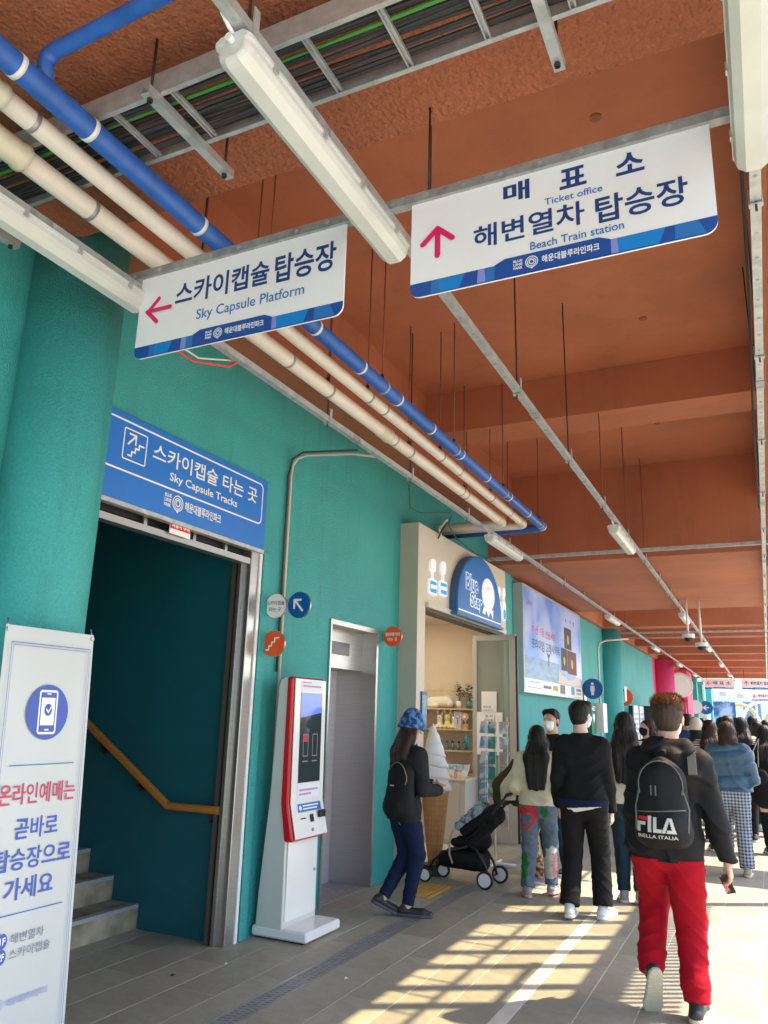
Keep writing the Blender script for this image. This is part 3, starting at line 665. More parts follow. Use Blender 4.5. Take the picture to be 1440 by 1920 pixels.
for x in (-1.95, -.48, -3.3):
    sp = root('tray_support', {-1.95: 'galvanised bracket bar under the cable ladder left of the big light', -.48: 'galvanised bracket bar under the cable ladder above the ticket office sign', -3.3: 'galvanised bracket bar under the cable ladder by the column'}[x], 'bracket', (x, 2, TZ), group='bracket bars under the cable ladder')
    channel('channel', (x, 1.80, TZ-.044), (x, 2.34, TZ-.044), .04, .04, GALV, sp)
    for y in (1.83, 2.30): MB().tube([(x, y, TZ-.06), (x, y, 4.158)], .006, 6).disc((x, y, TZ-.06), (0, 0, 1), .012, .014, 6).build('rod', ROD, sp)
for i, (x, y) in enumerate(((-2.75, 1.3), (-2.35, 1.45), (-2.05, 1.55), (-1.8, 1.4), (-1.15, 1.95), (-2.55, 1.75))):
    pass
# cable ladder running away at the right edge
cl = root('cable_ladder', 'narrow galvanised cable ladder beside the right lighting rail', 'cable ladder', (.3, 6, 3.72))
for x in (.185, .50): box('side_rail', (x, .5, 3.70), (x+.004, 12, 3.76), GALV, cl)
r0 = box('rung', (.19, 2.0, 3.705), (.499, 2.018, 3.718), GALV, cl)
for k in range(1, 33): copy_obj(r0, cl, (0, .3*k, 0))
MB().tube([(.09, 2.6, 3.72), (.10, 4, 3.74), (.09, 6, 3.73), (.10, 8.5, 3.74)], .007, 6).build('cable', BCABLE, cl)
# loose cables near column
lc = root('loose_cables', 'bundle of black, white and red cables sagging between column and tray', 'cables', (-3, 2.4, 3.8))
MB().tube([(-3.02, 1.95, 3.92), (-3.0, 2.05, 3.86), (-2.97, 2.3, 3.83), (-2.9, 2.6, 3.78), (-2.82, 2.95, 3.70), (-2.75, 3.15, 3.68)], .022, 10).build('cable', BCABLE, lc)
MB().tube([(-3.1, 1.9, 3.98), (-3.06, 2.15, 3.95), (-2.98, 2.4, 3.86), (-2.9, 2.65, 3.79)], .010, 8).build('cable', REDC, lc)
MB().tube([(-2.98, 1.98, 3.86), (-2.93, 2.3, 3.79), (-2.85, 2.7, 3.73), (-2.80, 2.9, 3.70)], .008, 8).build('cable', PVC, lc)
MB().tube([(-2.95, 2.75, 3.78), (-2.9, 2.95, 3.60), (-2.82, 3.2, 3.54), (-2.75, 3.45, 3.6), (-2.72, 3.5, 3.66)], .008, 8).build('cable', REDC, lc)
MB().tube([(-2.95, 2.8, 3.80), (-2.9, 3.0, 3.64), (-2.82, 3.25, 3.58), (-2.74, 3.5, 3.66)], .006, 8).build('cable', PVC, lc)
# conduit on the wall
cdt = root('wall_conduit', 'slim cream conduit pipe climbing the teal wall and bending to the rail', 'conduit', (-3.53, 5.4, 2))
MB().tube([(-3.528, 5.385, .02), (-3.528, 5.385, 3.56), (-3.52, 5.39, 3.66), (-3.48, 5.40, 3.72), (-3.40, 5.42, 3.745), (-3.0, 5.52, 3.74), (-2.74, 5.6, 3.70)], .012, 10).build('conduit', mat('conduit_cream', (.55, .50, .40), .4), cdt)
MB().tube([(-3.53, 5.345, 1.9), (-3.53, 5.345, 3.55), (-3.50, 5.35, 3.70), (-3.42, 5.38, 3.76), (-2.95, 5.5, 3.76)], .009, 8).build('cable', BCABLE, cdt)
cv = root('security_camera', 'pair of white dome cameras on drop pipes below the middle rail', 'camera', (-1.1, 15, 3))
for x, y, z in ((-1.16, 15, 3.12), (-.96, 15.2, 2.98)):
    MB().tube([(x, y, 3.76), (x, y, z)], .02, 8).build('drop_pipe', WHITE, cv); MB().disc((x, y, z-.06), (0, 0, 1), .11, .07, 20).build('housing', WHITE, cv)
    MB().tube([(x, y, z-.06), (x, y, z-.10), (x, y, z-.13)], [.08, .07, .03], 14).build('dome', DARK, cv)
# cable knot and loops above shop
ck = root('loose_cables', 'tangled cable loop hanging above the cream shop front', 'cables', (-3, 8, 3.8))
MB().tube([(-2.9, 7.6, 3.68), (-3.05, 7.9, 3.68), (-3.1, 8.3, 3.6), (-3.05, 8.8, 3.52), (-2.9, 9.5, 3.5), (-2.75, 10.2, 3.62)], .007, 6).build('cable', BCABLE, ck)
MB().tube([(-3.1, 8.0, 3.75), (-3.3, 8.25, 3.72), (-3.34, 8.5, 3.6), (-3.36, 8.6, 3.62)], .012, 8).build('cable', PVC, ck)
MB().tube([(-3.1, 8.0, 3.72), (-3.25, 8.2, 3.68), (-3.36, 8.35, 3.6)], .010, 8).build('cable', BCABLE, ck)
MB().tube([(-2.78, 6.2, 3.63), (-2.9, 6.5, 3.5), (-2.95, 6.9, 3.55), (-2.8, 7.3, 3.64)], .005, 6).build('cable', BCABLE, ck)
# ------------------------------------------------------------------ HANGING SIGNS
def hanging_sign(label, x0, x1, z0, z1, Y, group, bend=True):
    rt = root('hanging_sign', label, 'sign', ((x0+x1)/2, Y, z1), group=group)
    pl = Plane((0, Y-.004, 0), (1, 0, 0), (0, 0, 1))
    r = .045
    out = [(x0, z1), (x1, z1)]+[(x1-r+r*math.cos(math.radians(-a)), z0+r+r*math.sin(math.radians(-a))) for a in range(0, 91, 15)]+[(x0+r+r*math.cos(math.radians(a)), z0+r+r*math.sin(math.radians(a))) for a in range(270, 179, -15)]
    MB().prism(out, 'y', Y-.004, Y+.004).build('panel', SIGNW, rt)
    def band(t0, t1, h0, h1, m, nm='colour_band', slant=.03):
        W = x1-x0; shape(rt, nm, m, pl, [[(x0+W*t0, h0), (x0+W*t1, h0), (x0+W*t1-slant, h1), (x0+W*t0+slant, h1)]], .0015)
    bh = (z1-z0)*.145
    rr = [p for p in out[2:]]
    lowband = [(x0, z0+bh), ]+[(a, b) for a, b in out[2:][::-1] if True]+[(x1, z0+bh)]
    shape(rt, 'colour_band', DEEPB, pl, [lowband], .001)
    W = x1-x0
    for bi, (t0, t1, sl_, m) in enumerate(((.06, .14, .02, MIDB), (.13, .20, -.02, SKYB), (.23, .29, .02, LAV), (.29, .33, -.015, MIDB), (.66, .72, .03, LAV), (.73, .85, -.02, SKYB), (.86, .95, .02, MIDB))):
        shape(rt, 'colour_band', m, pl, [[(x0+W*t0+sl_, z0+.004), (x0+W*t1+sl_, z0+.004), (x0+W*t1-sl_*.2, z0+bh-.002), (x0+W*t0+sl_*1.2, z0+bh-.002)]], .0014+.0003*bi)
    shape(rt, 'logo_tab', DEEPB, pl, [[(x0+W*.31, z0+.003), (x0+W*.69, z0+.003), (x0+W*.69, z0+bh), (x0+W*.655, z0+bh*1.28), (x0+W*.345, z0+bh*1.28), (x0+W*.31, z0+bh)]], .0040)
    logo(rt, pl, x0+W*.375, x0+W*.655, z0+bh*.3, z0+bh*1.08, INKW, .0052)
    return rt, pl
hs1, pl = hanging_sign('left hanging sign with pink arrow to the left, Sky Capsule Platform', -2.66, -1.49, 3.245, 3.688, 2.6, 'hanging direction signs')
text(hs1, '스카이캡슐', NAVY, pl, (-2.43, -1.885, 3.485, 3.612), .02); text(hs1, '탑승장', NAVY, pl, (-1.855, -1.535, 3.475, 3.618), .02)
text(hs1, 'Sky Capsule Platform', MIDB, pl, (-2.29, -1.69, 3.372, 3.44), .006)
stroke_shape(hs1, 'arrow', MAG, pl, [(-2.455, 3.492), (-2.60, 3.492)], .022); stroke_shape(hs1, 'arrow', MAG, pl, [(-2.535, 3.555), (-2.60, 3.492), (-2.535, 3.428)], .022)
hs2, pl = hanging_sign('right hanging sign with pink arrow up, Ticket office and Beach Train station', -1.175, -.008, 3.245, 3.688, 2.6, 'hanging direction signs')
for s, a, b, c, d in (('매', -.775, -.668, 3.575, 3.664), ('표', -.55, -.447, 3.572, 3.660), ('소', -.338, -.236, 3.567, 3.657)): text(hs2, s, NAVY, pl, (a, b, c, d), .028)
text(hs2, 'Ticket office', MIDB, pl, (-.61, -.39, 3.522, 3.552), .008)
text(hs2, '해변열차', NAVY, pl, (-.90, -.46, 3.402, 3.505), .016); text(hs2, '탑승장', NAVY, pl, (-.42, -.095, 3.385, 3.50), .018)
text(hs2, 'Beach Train station', MIDB, pl, (-.67, -.32, 3.340, 3.374), .008, .004)
stroke_shape(hs2, 'arrow', MAG, pl, [(-1.055, 3.415), (-1.055, 3.535)], .024); stroke_shape(hs2, 'arrow', MAG, pl, [(-1.12, 3.48), (-1.055, 3.54), (-.99, 3.48)], .024)
for lab, x0, x1, z0, z1, Y, arrow, t_ in (('far hanging sign reading ticket office with an arrow to the left', -2.22, -1.1, 2.93, 3.33, 35, 'l', '매 표 소'), ('far hanging sign for the beach train platform, cropped by the right edge', -.82, .42, 2.93, 3.33, 35, 'u', '해변열차 탑승장'), ('smallest and farthest hanging sign, lower right of the other far signs', -.66, .5, 2.75, 3.12, 45, 'l', '해변열차 탑승장')):
    s_, pl = hanging_sign(lab, x0, x1, z0, z1, Y, 'hanging direction signs')
    text(s_, t_, NAVY, pl, (x0+.33, x1-.12, z0+.17, z0+.31), .024)
    cx, cz = x0+.17, (z0+z1)/2+.03
    if arrow == 'l': stroke_shape(s_, 'arrow', MAG, pl, [(cx+.08, cz), (cx-.07, cz)], .025, .004); stroke_shape(s_, 'arrow', MAG, pl, [(cx, cz+.07), (cx-.07, cz), (cx, cz-.07)], .025, .005)
    else: stroke_shape(s_, 'arrow', MAG, pl, [(cx, cz-.08), (cx, cz+.08)], .025, .004); stroke_shape(s_, 'arrow', MAG, pl, [(cx-.07, cz+.01), (cx, cz+.08), (cx+.07, cz+.01)], .025, .005)
    MB().tube([(x0+.1, Y, z1), (x0+.1, Y, 3.76 if Y < 40 else 3.9)], .01, 6).tube([(x1-.1, Y, z1), (x1-.1, Y, 3.76 if Y < 40 else 3.9)], .01, 6).build('rod', ROD, s_)
# ---- projecting disc signs
def disc_sign(label, x, y, z, r, m, bracket_x, group='round projecting direction signs'):
    rt = root('disc_sign', label, 'sign', (x, y, z), group=group)
    MB().disc((x, y, z), (0, -1, 0), r, .016, 40).build('rim', STEEL, rt)
    MB().disc((x, y-.016, z), (0, -1, 0), r*.965, .003, 40).build('face', m, rt)
    if bracket_x is not None: box('bracket', (bracket_x, y+.001, z-.055), (x-r*.0, y+.008, z+.055), STEELD, rt)
    return rt, Plane((x, y-.0192, z), (1, 0, 0), (0, 0, 1))
DY = 5.15
d1, pl = disc_sign('white disc sign reading sky capsule boarding, beside the blue arrow disc', -3.435, DY, 2.40, .098, SIGNW, -3.549)
text(d1, '스카이캡슐', NAVY, pl, (-.083, .083, .005, .04), .006); text(d1, '타는 곳', NAVY, pl, (-.055, .055, -.045, -.012), .006)
d2, pl = disc_sign('blue disc sign with a white diagonal arrow', -3.215, DY-.008, 2.40, .103, DISCB, -3.40)
stroke_shape(d2, 'arrow', INKW, pl, [(.035, -.045), (-.035, .035)], .018); stroke_shape(d2, 'arrow', INKW, pl, [(-.038, -.025), (-.038, .038), (.02, .038)], .018, .003)
d3, pl = disc_sign('orange disc sign with a white stair symbol', -3.435, DY, 2.105, .103, ORANGE, -3.549)
stroke_shape(d3, 'stair_symbol', INKW, pl, [(-.06, -.05), (-.035, -.05), (-.035, -.02), (-.01, -.02), (-.01, .01), (.015, .01), (.015, .04), (.055, .045)], .013)
d4, pl = disc_sign('small orange disc sign for the lift, beside the shop front', -3.43, 7.33, 2.375, .105, ORANGE, -3.549)
text(d4, '엘리베이터', INKW, pl, (-.085, .085, .0, .04), .02); text(d4, '타는 곳', INKW, pl, (-.055, .055, -.05, -.012), .02)
for lab, x, y, z, m, sym in (('blue restroom disc sign on the teal wall past the billboard', -3.16, 16.4, 2.2, DISCB, 1), ('orange disc sign with a white figure past the round teal pier', -3.16, 20.4, 2.15, ORANGE, 1), ('pale grey disc sign on the far teal wall', -3.05, 40.6, 2.3, SIGNW, 0), ('far blue disc sign with a left arrow', -2.7, 42.5, 2.3, DISCB, 2)):
    d_, pl = disc_sign(lab, x, y, z, .21 if y < 30 else .33, m, -3.5)
    if sym == 1: shape(d_, 'figure_symbol', INKW, pl, [circ(0, .1, .03, 12), [(-.045, -.05), (.045, -.05), (.04, .06), (-.04, .06)], [(-.03, -.13), (.03, -.13), (.03, -.05), (-.03, -.05)]], .004)
    if sym == 2: stroke_shape(d_, 'arrow', INKW, pl, [(.12, 0), (-.12, 0)], .05, .004); stroke_shape(d_, 'arrow', INKW, pl, [(0, .1), (-.12, 0), (0, -.1)], .05, .005)
# ------------------------------------------------------------------ SHOP
XF = -3.33
sh = root('shop', 'small cream souvenir shop front with an arched blue sign in the teal wall', 'shop', (XF, 9.3, 0))
mb = MB().box((-3.56, 7.72, 0), (XF-.002, 7.94, 3.68)).box((-3.56, 7.94, 2.76), (XF-.002, 10.98, 3.68)).box((-3.56, 10.88, 0), (XF-.002, 10.98, 2.76))
mb.build('fascia_core', SAGE, sh)
MB().box((XF-.002, 7.722, 0), (XF, 7.94, 3.68)).box((XF-.002, 7.94, 2.82), (XF, 10.98, 3.68)).box((XF-.002, 10.88, 0), (XF, 10.98, 2.82)).build('fascia', CREAMW, sh)
box('ledge', (XF-.002, 7.95, 2.76), (XF+.035, 10.9, 2.818), CREAMW, sh)
box('shutter_track', (-3.5, 7.95, 2.725), (-3.34, 10.87, 2.758), BLACK, sh)
ROOM = BEIGE
MB().box((-5.2, 7.8, 0), (-3.56, 7.94, 3.0)).box((-5.3, 7.8, 0), (-5.2, 11.1, 3.0)).box((-5.2, 10.86, 0), (-3.56, 11.0, 3.0)).box((-5.2, 7.94, 2.9), (-3.56, 10.86, 3.0)).build('room_wall', ROOM, sh)
il = root('shop_ceiling_light', 'small round warm lamp on the ceiling inside the shop', 'light fitting', (-4.3, 9.6, 2.9))
MB().disc((-4.4, 9.5, 2.899), (0, 0, -1), .28, .03, 24).build('diffuser', mat('shop_lamp', (1, .86, .66), emit=9), il)
# arched sign
ar = root('arched_shop_sign', 'arched blue sign reading Blue Step with a round white emblem', 'sign', (XF, 9.55, 3.1))
def arch(y0, y1, z0, h, n=26): return [(y0, z0)]+[((y0+y1)/2-(y1-y0)/2*math.cos(math.pi*i/n), z0+.14+(h-.14)*math.sin(math.pi*i/n)) for i in range(n+1)]+[(y1, z0)]
ARB = mat('arch_blue', (.015, .15, .45), .35, emit=.05)
MB().prism(arch(8.68, 10.44, 2.80, .82), 'x', XF+.002, XF+.10).build('body', mat('arch_side', (.02, .10, .25), .4), ar)
MB().prism(arch(8.70, 10.42, 2.80, .80), 'x', XF+.1005, XF+.106).build('face', ARB, ar)
box('base_lip', (XF+.002, 8.64, 2.765), (XF+.12, 10.48, 2.80), mat('arch_lip', (.02, .16, .4), .4), ar)
pa = Plane((XF+.106, 0, 0), (0, 1, 0), (0, 0, 1))
IW = mat('lit_white', (.80, .85, .9), .4, emit=.10)
shape(ar, 'base_line', IW, pa, [[(8.72, 2.83), (10.40, 2.83), (10.40, 2.845), (8.72, 2.845)]], .002)
for s, a, b, c, d in (('Blue', 8.98, 9.42, 3.12, 3.32), ('Step', 9.14, 9.62, 2.88, 3.10)):
    text(ar, s, IW, pa, (a-.02, b+.02, c-.015, d+.015), .09, .003); text(ar, s, ARB, pa, (a, b, c, d), .02, .006)
shape(ar, 'emblem', IW, pa, [circ(9.85, 3.17, .27, 36, .215)], .003); shape(ar, 'emblem', mat('emblem_grey', (.55, .6, .72)), pa, ring(9.85, 3.17, .235, .006, 36, .185), .005)
shape(ar, 'emblem', IW, pa, [[(9.66, 2.99), (9.60, 2.90), (9.70, 2.885), (9.75, 2.95), (9.85, 2.87), (9.93, 2.95), (10.04, 2.86), (10.06, 2.99), (9.85, 2.95)]], .0035)
shape(ar, 'emblem', ARB, pa, ring(9.85, 3.19, .09, .008, 24, .07)[:12], .005)
# little lit icons on fascia
pf = Plane((XF, 0, 0), (0, 1, 0), (0, 0, 1))
def icon(label, y, z, kind):
    rt = root('fascia_icon', label, 'sign', (XF, y, z), group='small lit icons on the shop fascia')
    m1 = MATS.get('lit_white'); m2 = MATS.get('icon_blue') or mat('icon_blue', (.0, .25, .55), .4, emit=.2)
    def ext(poly, d0, d1, m, nm): MB().prism(poly, 'x', XF+d0, XF+d1).build(nm, m, rt)
    if kind:
        ext(rrect(y-.075, y+.075, z+.22, z+.37, .05), .0015, .03, m1, 'bubble'); ext([(y-.012, z+.14), (y+.012, z+.14), (y+.012, z+.22), (y-.012, z+.22)], .0015, .03, m1, 'stem')
        ext(rrect(y-.115, y+.115, z-.04, z+.14, .03), .0015, .03, m1, 'cup'); ext(rrect(y-.095, y+.095, z-.02, z+.11, .02), .0305, .033, m2, 'cup_print'); ext([(y-.09, z+.02), (y+.09, z+.03), (y+.09, z+.075), (y-.09, z+.065)], .0335, .035, m1, 'cup_band')
    else:
        ext(rrect(y-.06, y+.06, z+.24, z+.38, .05), .0015, .03, m1, 'bubble'); ext([(y-.012, z+.16), (y+.012, z+.16), (y+.012, z+.24), (y-.012, z+.24)], .0015, .03, m1, 'stem')
        ext(rrect(y-.08, y+.08, z-.10, z+.18, .07), .0015, .03, m1, 'bottle'); ext(rrect(y-.055, y+.055, z-.08, z+.06, .04), .0305, .033, m2, 'bottle_print')
icon('leftmost lit cup icon left of the arched sign', 8.1, 2.96, 1); icon('lit cup icon next to the arched sign on its left', 8.42, 2.99, 1)
icon('lit bottle icon just right of the arched sign', 10.60, 3.02, 0); icon('rightmost lit bottle icon at the end of the fascia', 10.83, 3.04, 0)
wt = root('price_tablet', 'small blue framed notice on the cream post of the shop', 'notice', (XF, 7.92, 1.6))
box('frame', (XF+.001, 7.84, 1.42), (XF+.018, 7.985, 1.84), mat('tablet_blue', (.03, .08, .22), .4), wt)
shape(wt, 'screen', mat('tablet_screen', (.12, .28, .45), .3, var=.6, vscale=25), pf, [[(7.855, 1.46), (7.97, 1.46), (7.97, 1.8), (7.855, 1.8)]], .019)
# shelf unit on far end wall, facing the viewer
su = root('shelf_unit', 'wall shelves with wood boards and beige back inside the shop', 'shelf', (-4, 10.7, 0))
for k, (z, xr) in enumerate(((1.675, -3.66), (1.395, -3.75), (1.11, -3.75), (.90-.09, -3.66))):
    box('shelf', (-4.9, 10.56, z), (xr, 10.855, z+.022), SHELFW, su)
# grid panel behind shelves
for i in range(6):
    for j in range(9): box('panel', (-4.895+i*.205, 10.845, .9+j*.13+.002), (-4.694+i*.205, 10.853, 1.026+j*.13), BEIGE, su)
cn = root('shop_counter', 'low beige cabinet under the shelves inside the shop', 'cabinet', (-4, 10.2, 0))
box('carcass', (-4.9, 10.0, 0), (-3.60, 10.5, .78), GREYPANEL, cn); box('top', (-4.92, 9.985, .781), (-3.585, 10.52, .80), CREAMW, cn); box('door', (-4.3, 9.990, .05), (-3.68, 9.999, .74), GREYPANEL, cn, .003)
# goods
POTW = mat('pot_white', (.75, .72, .66), .4); POTG = mat('pot_teal', (.05, .22, .2), .4)
for lab, x, pm_ in (('potted plant in a white pot on the top shop shelf', -3.93, POTW), ('potted plant in a dark teal pot at the right end of the top shelf', -3.78, POTG)):
    pp = root('potted_plant', lab, 'plant', (x, 10.68, 1.697))
    MB().tube([(x, 10.68, 1.698), (x, 10.68, 1.80)], [.038, .052], 16).build('pot', pm_, pp)
    mb = MB(); rnd = random.Random(int(-x*100))
    for k in range(110):
        a = rnd.uniform(0, 6.28); e = rnd.uniform(.1, 1.5); L_ = rnd.uniform(.05, .17); c = Vector((x, 10.68, 1.86))+Vector((math.cos(a)*math.cos(e)*L_*.62, math.sin(a)*math.cos(e)*L_*.6, math.sin(e)*L_+rnd.uniform(-.05, .05)))
        d = Vector((math.cos(a), math.sin(a), rnd.uniform(-.2, .8))).normalized(); s_ = d.cross(Vector((0, 0, 1))).normalized(); l, w__ = rnd.uniform(.03, .055), rnd.uniform(.012, .02)
        mb.add([c, c+d*l*.5+s_*w__, c+d*l, c+d*l*.5-s_*w__], [(0, 1, 2, 3)])
    tag(mb.build('foliage', LEAF, pp), kind='stuff')
    mb = MB()
    for a in (-.02, 0, .02): mb.tube([(x, 10.68, 1.79), (x+a, 10.68+a*.5, 1.90)], .004, 5)
    mb.build('stem', mat('stem_brown', (.08, .06, .03)) if 'stem_brown' not in MATS else MATS['stem_brown'], pp)
# ------------------------------------------------------------------ SDF TOOLKIT
def V3(*a): return np.array(a, float)
def rc(a, b, ra, rb=None, k=.02, flat=None, cut=False, cuta=False, op='u'):
    return dict(a=np.array(a, float), b=np.array(b, float), ra=ra, rb=ra if rb is None else rb, k=k, flat=flat, cut=cut, cuta=cuta, op=op)
def sdf_mesh(name, prims, vox, m, parent=None, clips=(), disp=None, smooth=True):
    add = [p for p in prims if p['op'] == 'u']
    lo = np.min([np.minimum(p['a']-p['ra'], p['b']-p['rb']) for p in add], 0)-vox*3; hi = np.max([np.maximum(p['a']+p['ra'], p['b']+p['rb']) for p in add], 0)+vox*3
    n = np.ceil((hi-lo)/vox).astype(int)+1
    ax = [lo[i]+np.arange(n[i])*vox for i in range(3)]
    D = np.full(n, .2, np.float32)
    for p in prims:
        mg = vox*3+p['k']+.02
        l = np.minimum(p['a']-p['ra'], p['b']-p['rb'])-mg; h = np.maximum(p['a']+p['ra'], p['b']+p['rb'])+mg
        i0 = np.clip(np.floor((l-lo)/vox).astype(int), 0, n-1); i1 = np.clip(np.ceil((h-lo)/vox).astype(int)+1, 1, n)
        if (i1 <= i0).any(): continue
        X_, Y_, Z_ = np.meshgrid(*[ax[i][i0[i]:i1[i]].astype(np.float32) for i in range(3)], indexing='ij', sparse=True)
        a = p['a']; px, py, pz = X_-a[0], Y_-a[1], Z_-a[2]; ab = p['b']-a; sc_ = 1.
        if p['flat'] is not None:
            nv, f = p['flat']; nv = np.array(nv, float); nv /= np.linalg.norm(nv); dn = px*nv[0]+py*nv[1]+pz*nv[2]; q = (1/f-1)
            px, py, pz = px+nv[0]*dn*q, py+nv[1]*dn*q, pz+nv[2]*dn*q
            abn = float(ab@nv); ab = ab+nv*abn*q; sc_ = max(f, .55)
        L2 = float(ab@ab)
        if L2 < 1e-10: d = np.sqrt(px*px+py*py+pz*pz)-p['ra']; t = 0
        else:
            t = (px*ab[0]+py*ab[1]+pz*ab[2])/L2; tc_ = np.clip(t, 0, 1)
            d = np.sqrt((px-ab[0]*tc_)**2+(py-ab[1]*tc_)**2+(pz-ab[2]*tc_)**2)-(p['ra']+(p['rb']-p['ra'])*tc_)
            if p['cut']: d = np.maximum(d, (t-1)*math.sqrt(L2))
            if p['cuta']: d = np.maximum(d, (-t)*math.sqrt(L2))
        d = d*sc_
        sl_ = tuple(slice(i0[i], i1[i]) for i in range(3)); E = D[sl_]; k = p['k']
        if p['op'] == 'u':
            if k > 0: hh = np.clip(.5+.5*(E-d)/k, 0, 1); D[sl_] = E+(d-E)*hh-k*hh*(1-hh)
            else: D[sl_] = np.minimum(E, d)
        else: D[sl_] = np.maximum(E, -d)
    Xs, Ys, Zs = np.meshgrid(*[a.astype(np.float32) for a in ax], indexing='ij', sparse=True)
    if disp is not None: D = D+disp(Xs, Ys, Zs).astype(np.float32)
    for c, nn in clips:
        nn = np.array(nn, float); nn /= np.linalg.norm(nn)
        D = np.maximum(D, ((Xs-c[0])*nn[0]+(Ys-c[1])*nn[1]+(Zs-c[2])*nn[2]).astype(np.float32))
    D[0], D[-1], D[:, 0], D[:, -1], D[:, :, 0], D[:, :, -1] = .1, .1, .1, .1, .1, .1
    v, f = nets(D, lo, vox)
    me = fast_mesh(name, v, f); return obj(name, me, m, parent, smooth)
def nets(D, lo, vox):
    s = D < 0; n = np.array(D.shape)-1
    cnt = np.zeros(n, np.int8)
    for i in (0, 1):
        for j in (0, 1):
            for k in (0, 1): cnt += s[i:n[0]+i, j:n[1]+j, k:n[2]+k]
    mix = (cnt > 0) & (cnt < 8); idx = np.argwhere(mix); N = len(idx)
    ids = np.full(n, -1, np.int64); ids[mix] = np.arange(N)
    cs = np.array([(i, j, k) for i in (0, 1) for j in (0, 1) for k in (0, 1)])
    val = np.stack([D[idx[:, 0]+c[0], idx[:, 1]+c[1], idx[:, 2]+c[2]] for c in cs], 1)
    acc = np.zeros((N, 3)); w_ = np.zeros(N)
    for a in range(8):
        for b in range(a+1, 8):
            if np.abs(cs[a]-cs[b]).sum() != 1: continue
            va, vb = val[:, a], val[:, b]; m_ = (va < 0) != (vb < 0); t = np.where(m_, va/np.where(va-vb == 0, 1, va-vb), 0)
            acc += np.where(m_[:, None], cs[a]+(cs[b]-cs[a])*t[:, None], 0); w_ += m_
    v = lo+(idx+acc/w_[:, None])*vox
    F = []
    for axx in range(3):
        o = [0, 1, 2]; o.remove(axx); u, w2 = o
        sl0 = [slice(None)]*3; sl1 = [slice(None)]*3; sl0[axx] = slice(0, -1); sl1[axx] = slice(1, None)
        ch = s[tuple(sl0)] != s[tuple(sl1)]; e = np.argwhere(ch)
        e = e[(e[:, u] > 0) & (e[:, w2] > 0) & (e[:, u] < n[u]) & (e[:, w2] < n[w2])]
        ins = s[e[:, 0], e[:, 1], e[:, 2]]
        q = []
        for du, dw in ((-1, -1), (0, -1), (0, 0), (-1, 0)):
            c = e.copy(); c[:, u] += du; c[:, w2] += dw; q.append(ids[c[:, 0], c[:, 1], c[:, 2]])
        q = np.stack(q, 1); flip = ins if axx != 1 else ~ins
        q[~flip] = q[~flip][:, ::-1]; F.append(q)
    F = np.concatenate(F); F = F[(F >= 0).all(1)]
    return v, F
def folds(amp, seed=0, kz=38., kx=14.):
    a = np.random.RandomState(seed).uniform(0, 6.28, 8)
    def f(x, y, z):
        u = z*kz*.55+1.7*np.sin(kx*.8*x+a[0])+1.2*np.sin(y*17+a[1])+1.3*np.sin(z*7+a[2])
        v = (x*.75+z*.6)*kz*.6+1.6*np.sin(y*14+z*9+a[3]); q = (x*.7-z*.65)*kz*.5+1.3*np.sin(y*12+z*6+a[5])
        m = .5+.5*np.sin(x*9+z*6+a[4]+y*5)
        r1 = (1-np.abs(np.sin(u)))**2; r2 = (1-np.abs(np.sin(v)))**2; r3 = (1-np.abs(np.sin(q)))**2
        return -amp*(1.5*r1*m+1.3*r2*(1-m)+1.0*r3*m*(1-m)*2-.45)
    return f
def bvh_of(o, matrix=None):
    me = o.data; mt = matrix or wmat(o)
    return BVHTree.FromPolygons([mt @ v.co for v in me.vertices], [tuple(p.vertices) for p in me.polygons])
def projector(bvh, direction, off=.003, back=.4):
    d = Vector(direction).normalized()
    def f(p):
        h = bvh.ray_cast(p-d*back, d, back*3)
        return h[0]-d*off if h[0] is not None else p
    return f
# goods on the shelves
plush = mat('plush_white', (.70, .66, .55), .95, bump=.6, bscale=60, bdist=.01, sheen=.3); plushy = mat('plush_yellow', (.70, .62, .25), .95, bump=.6, bscale=60, bdist=.01)
def plush_toy(lab, x, z, s, m, grp='soft toys sitting on the second shelf'):
    rt = root('soft_toy', lab, 'soft toy', (x, 10.66, z), group=grp)
    sdf_mesh('body', [rc((0, 0, .05*s), (0, 0, .085*s), .05*s, .042*s), rc((0, -.01, .15*s), (0, -.01, .15*s), .048*s), rc((-.03*s, 0, .19*s), (-.05*s, 0, .25*s), .016*s), rc((.03*s, 0, .19*s), (.045*s, 0, .25*s), .016*s), rc((-.05*s, -.03, .03*s), (-.03*s, -.05, .02*s), .022*s), rc((.05*s, -.03, .03*s), (.03*s, -.05, .02*s), .022*s)], .009, m, rt)
    mb = MB()
    for sx in (-1, 1): mb.disc(wmat(rt) @ Vector((sx*.018*s, -.058*s-.002, .158*s)), (0, -1, 0), .006*s, .004, 8)
    mb.build('eye', BLACK, rt)
plush_toy('white soft toy with ears, first from the left on the second shelf', -4.22, 1.417, .95, plush); plush_toy('soft toy in a pale yellow outfit, middle of the second shelf', -4.10, 1.417, 1.0, plushy); plush_toy('white soft toy beside the fan box on the second shelf', -4.0, 1.417, .85, plush)
bt = root('large_soft_toy', 'big white soft toy lying on the top shelf', 'soft toy', (-4.2, 10.68, 1.7)); sdf_mesh('body', [rc((-.16, 0, .075), (.08, 0, .09), .075, .08), rc((.12, -.02, .07), (.14, -.03, .06), .05), rc((-.16, -.06, .03), (-.06, -.07, .03), .03)], .012, plush, bt)
fb = root('fan_box', 'grey boxed hand fan standing on the second shelf', 'box', (-3.94, 10.6, 1.42)); box('carton', (-3.985, 10.60, 1.4175), (-3.875, 10.66, 1.655), mat('box_grey', (.5, .49, .5)), fb)
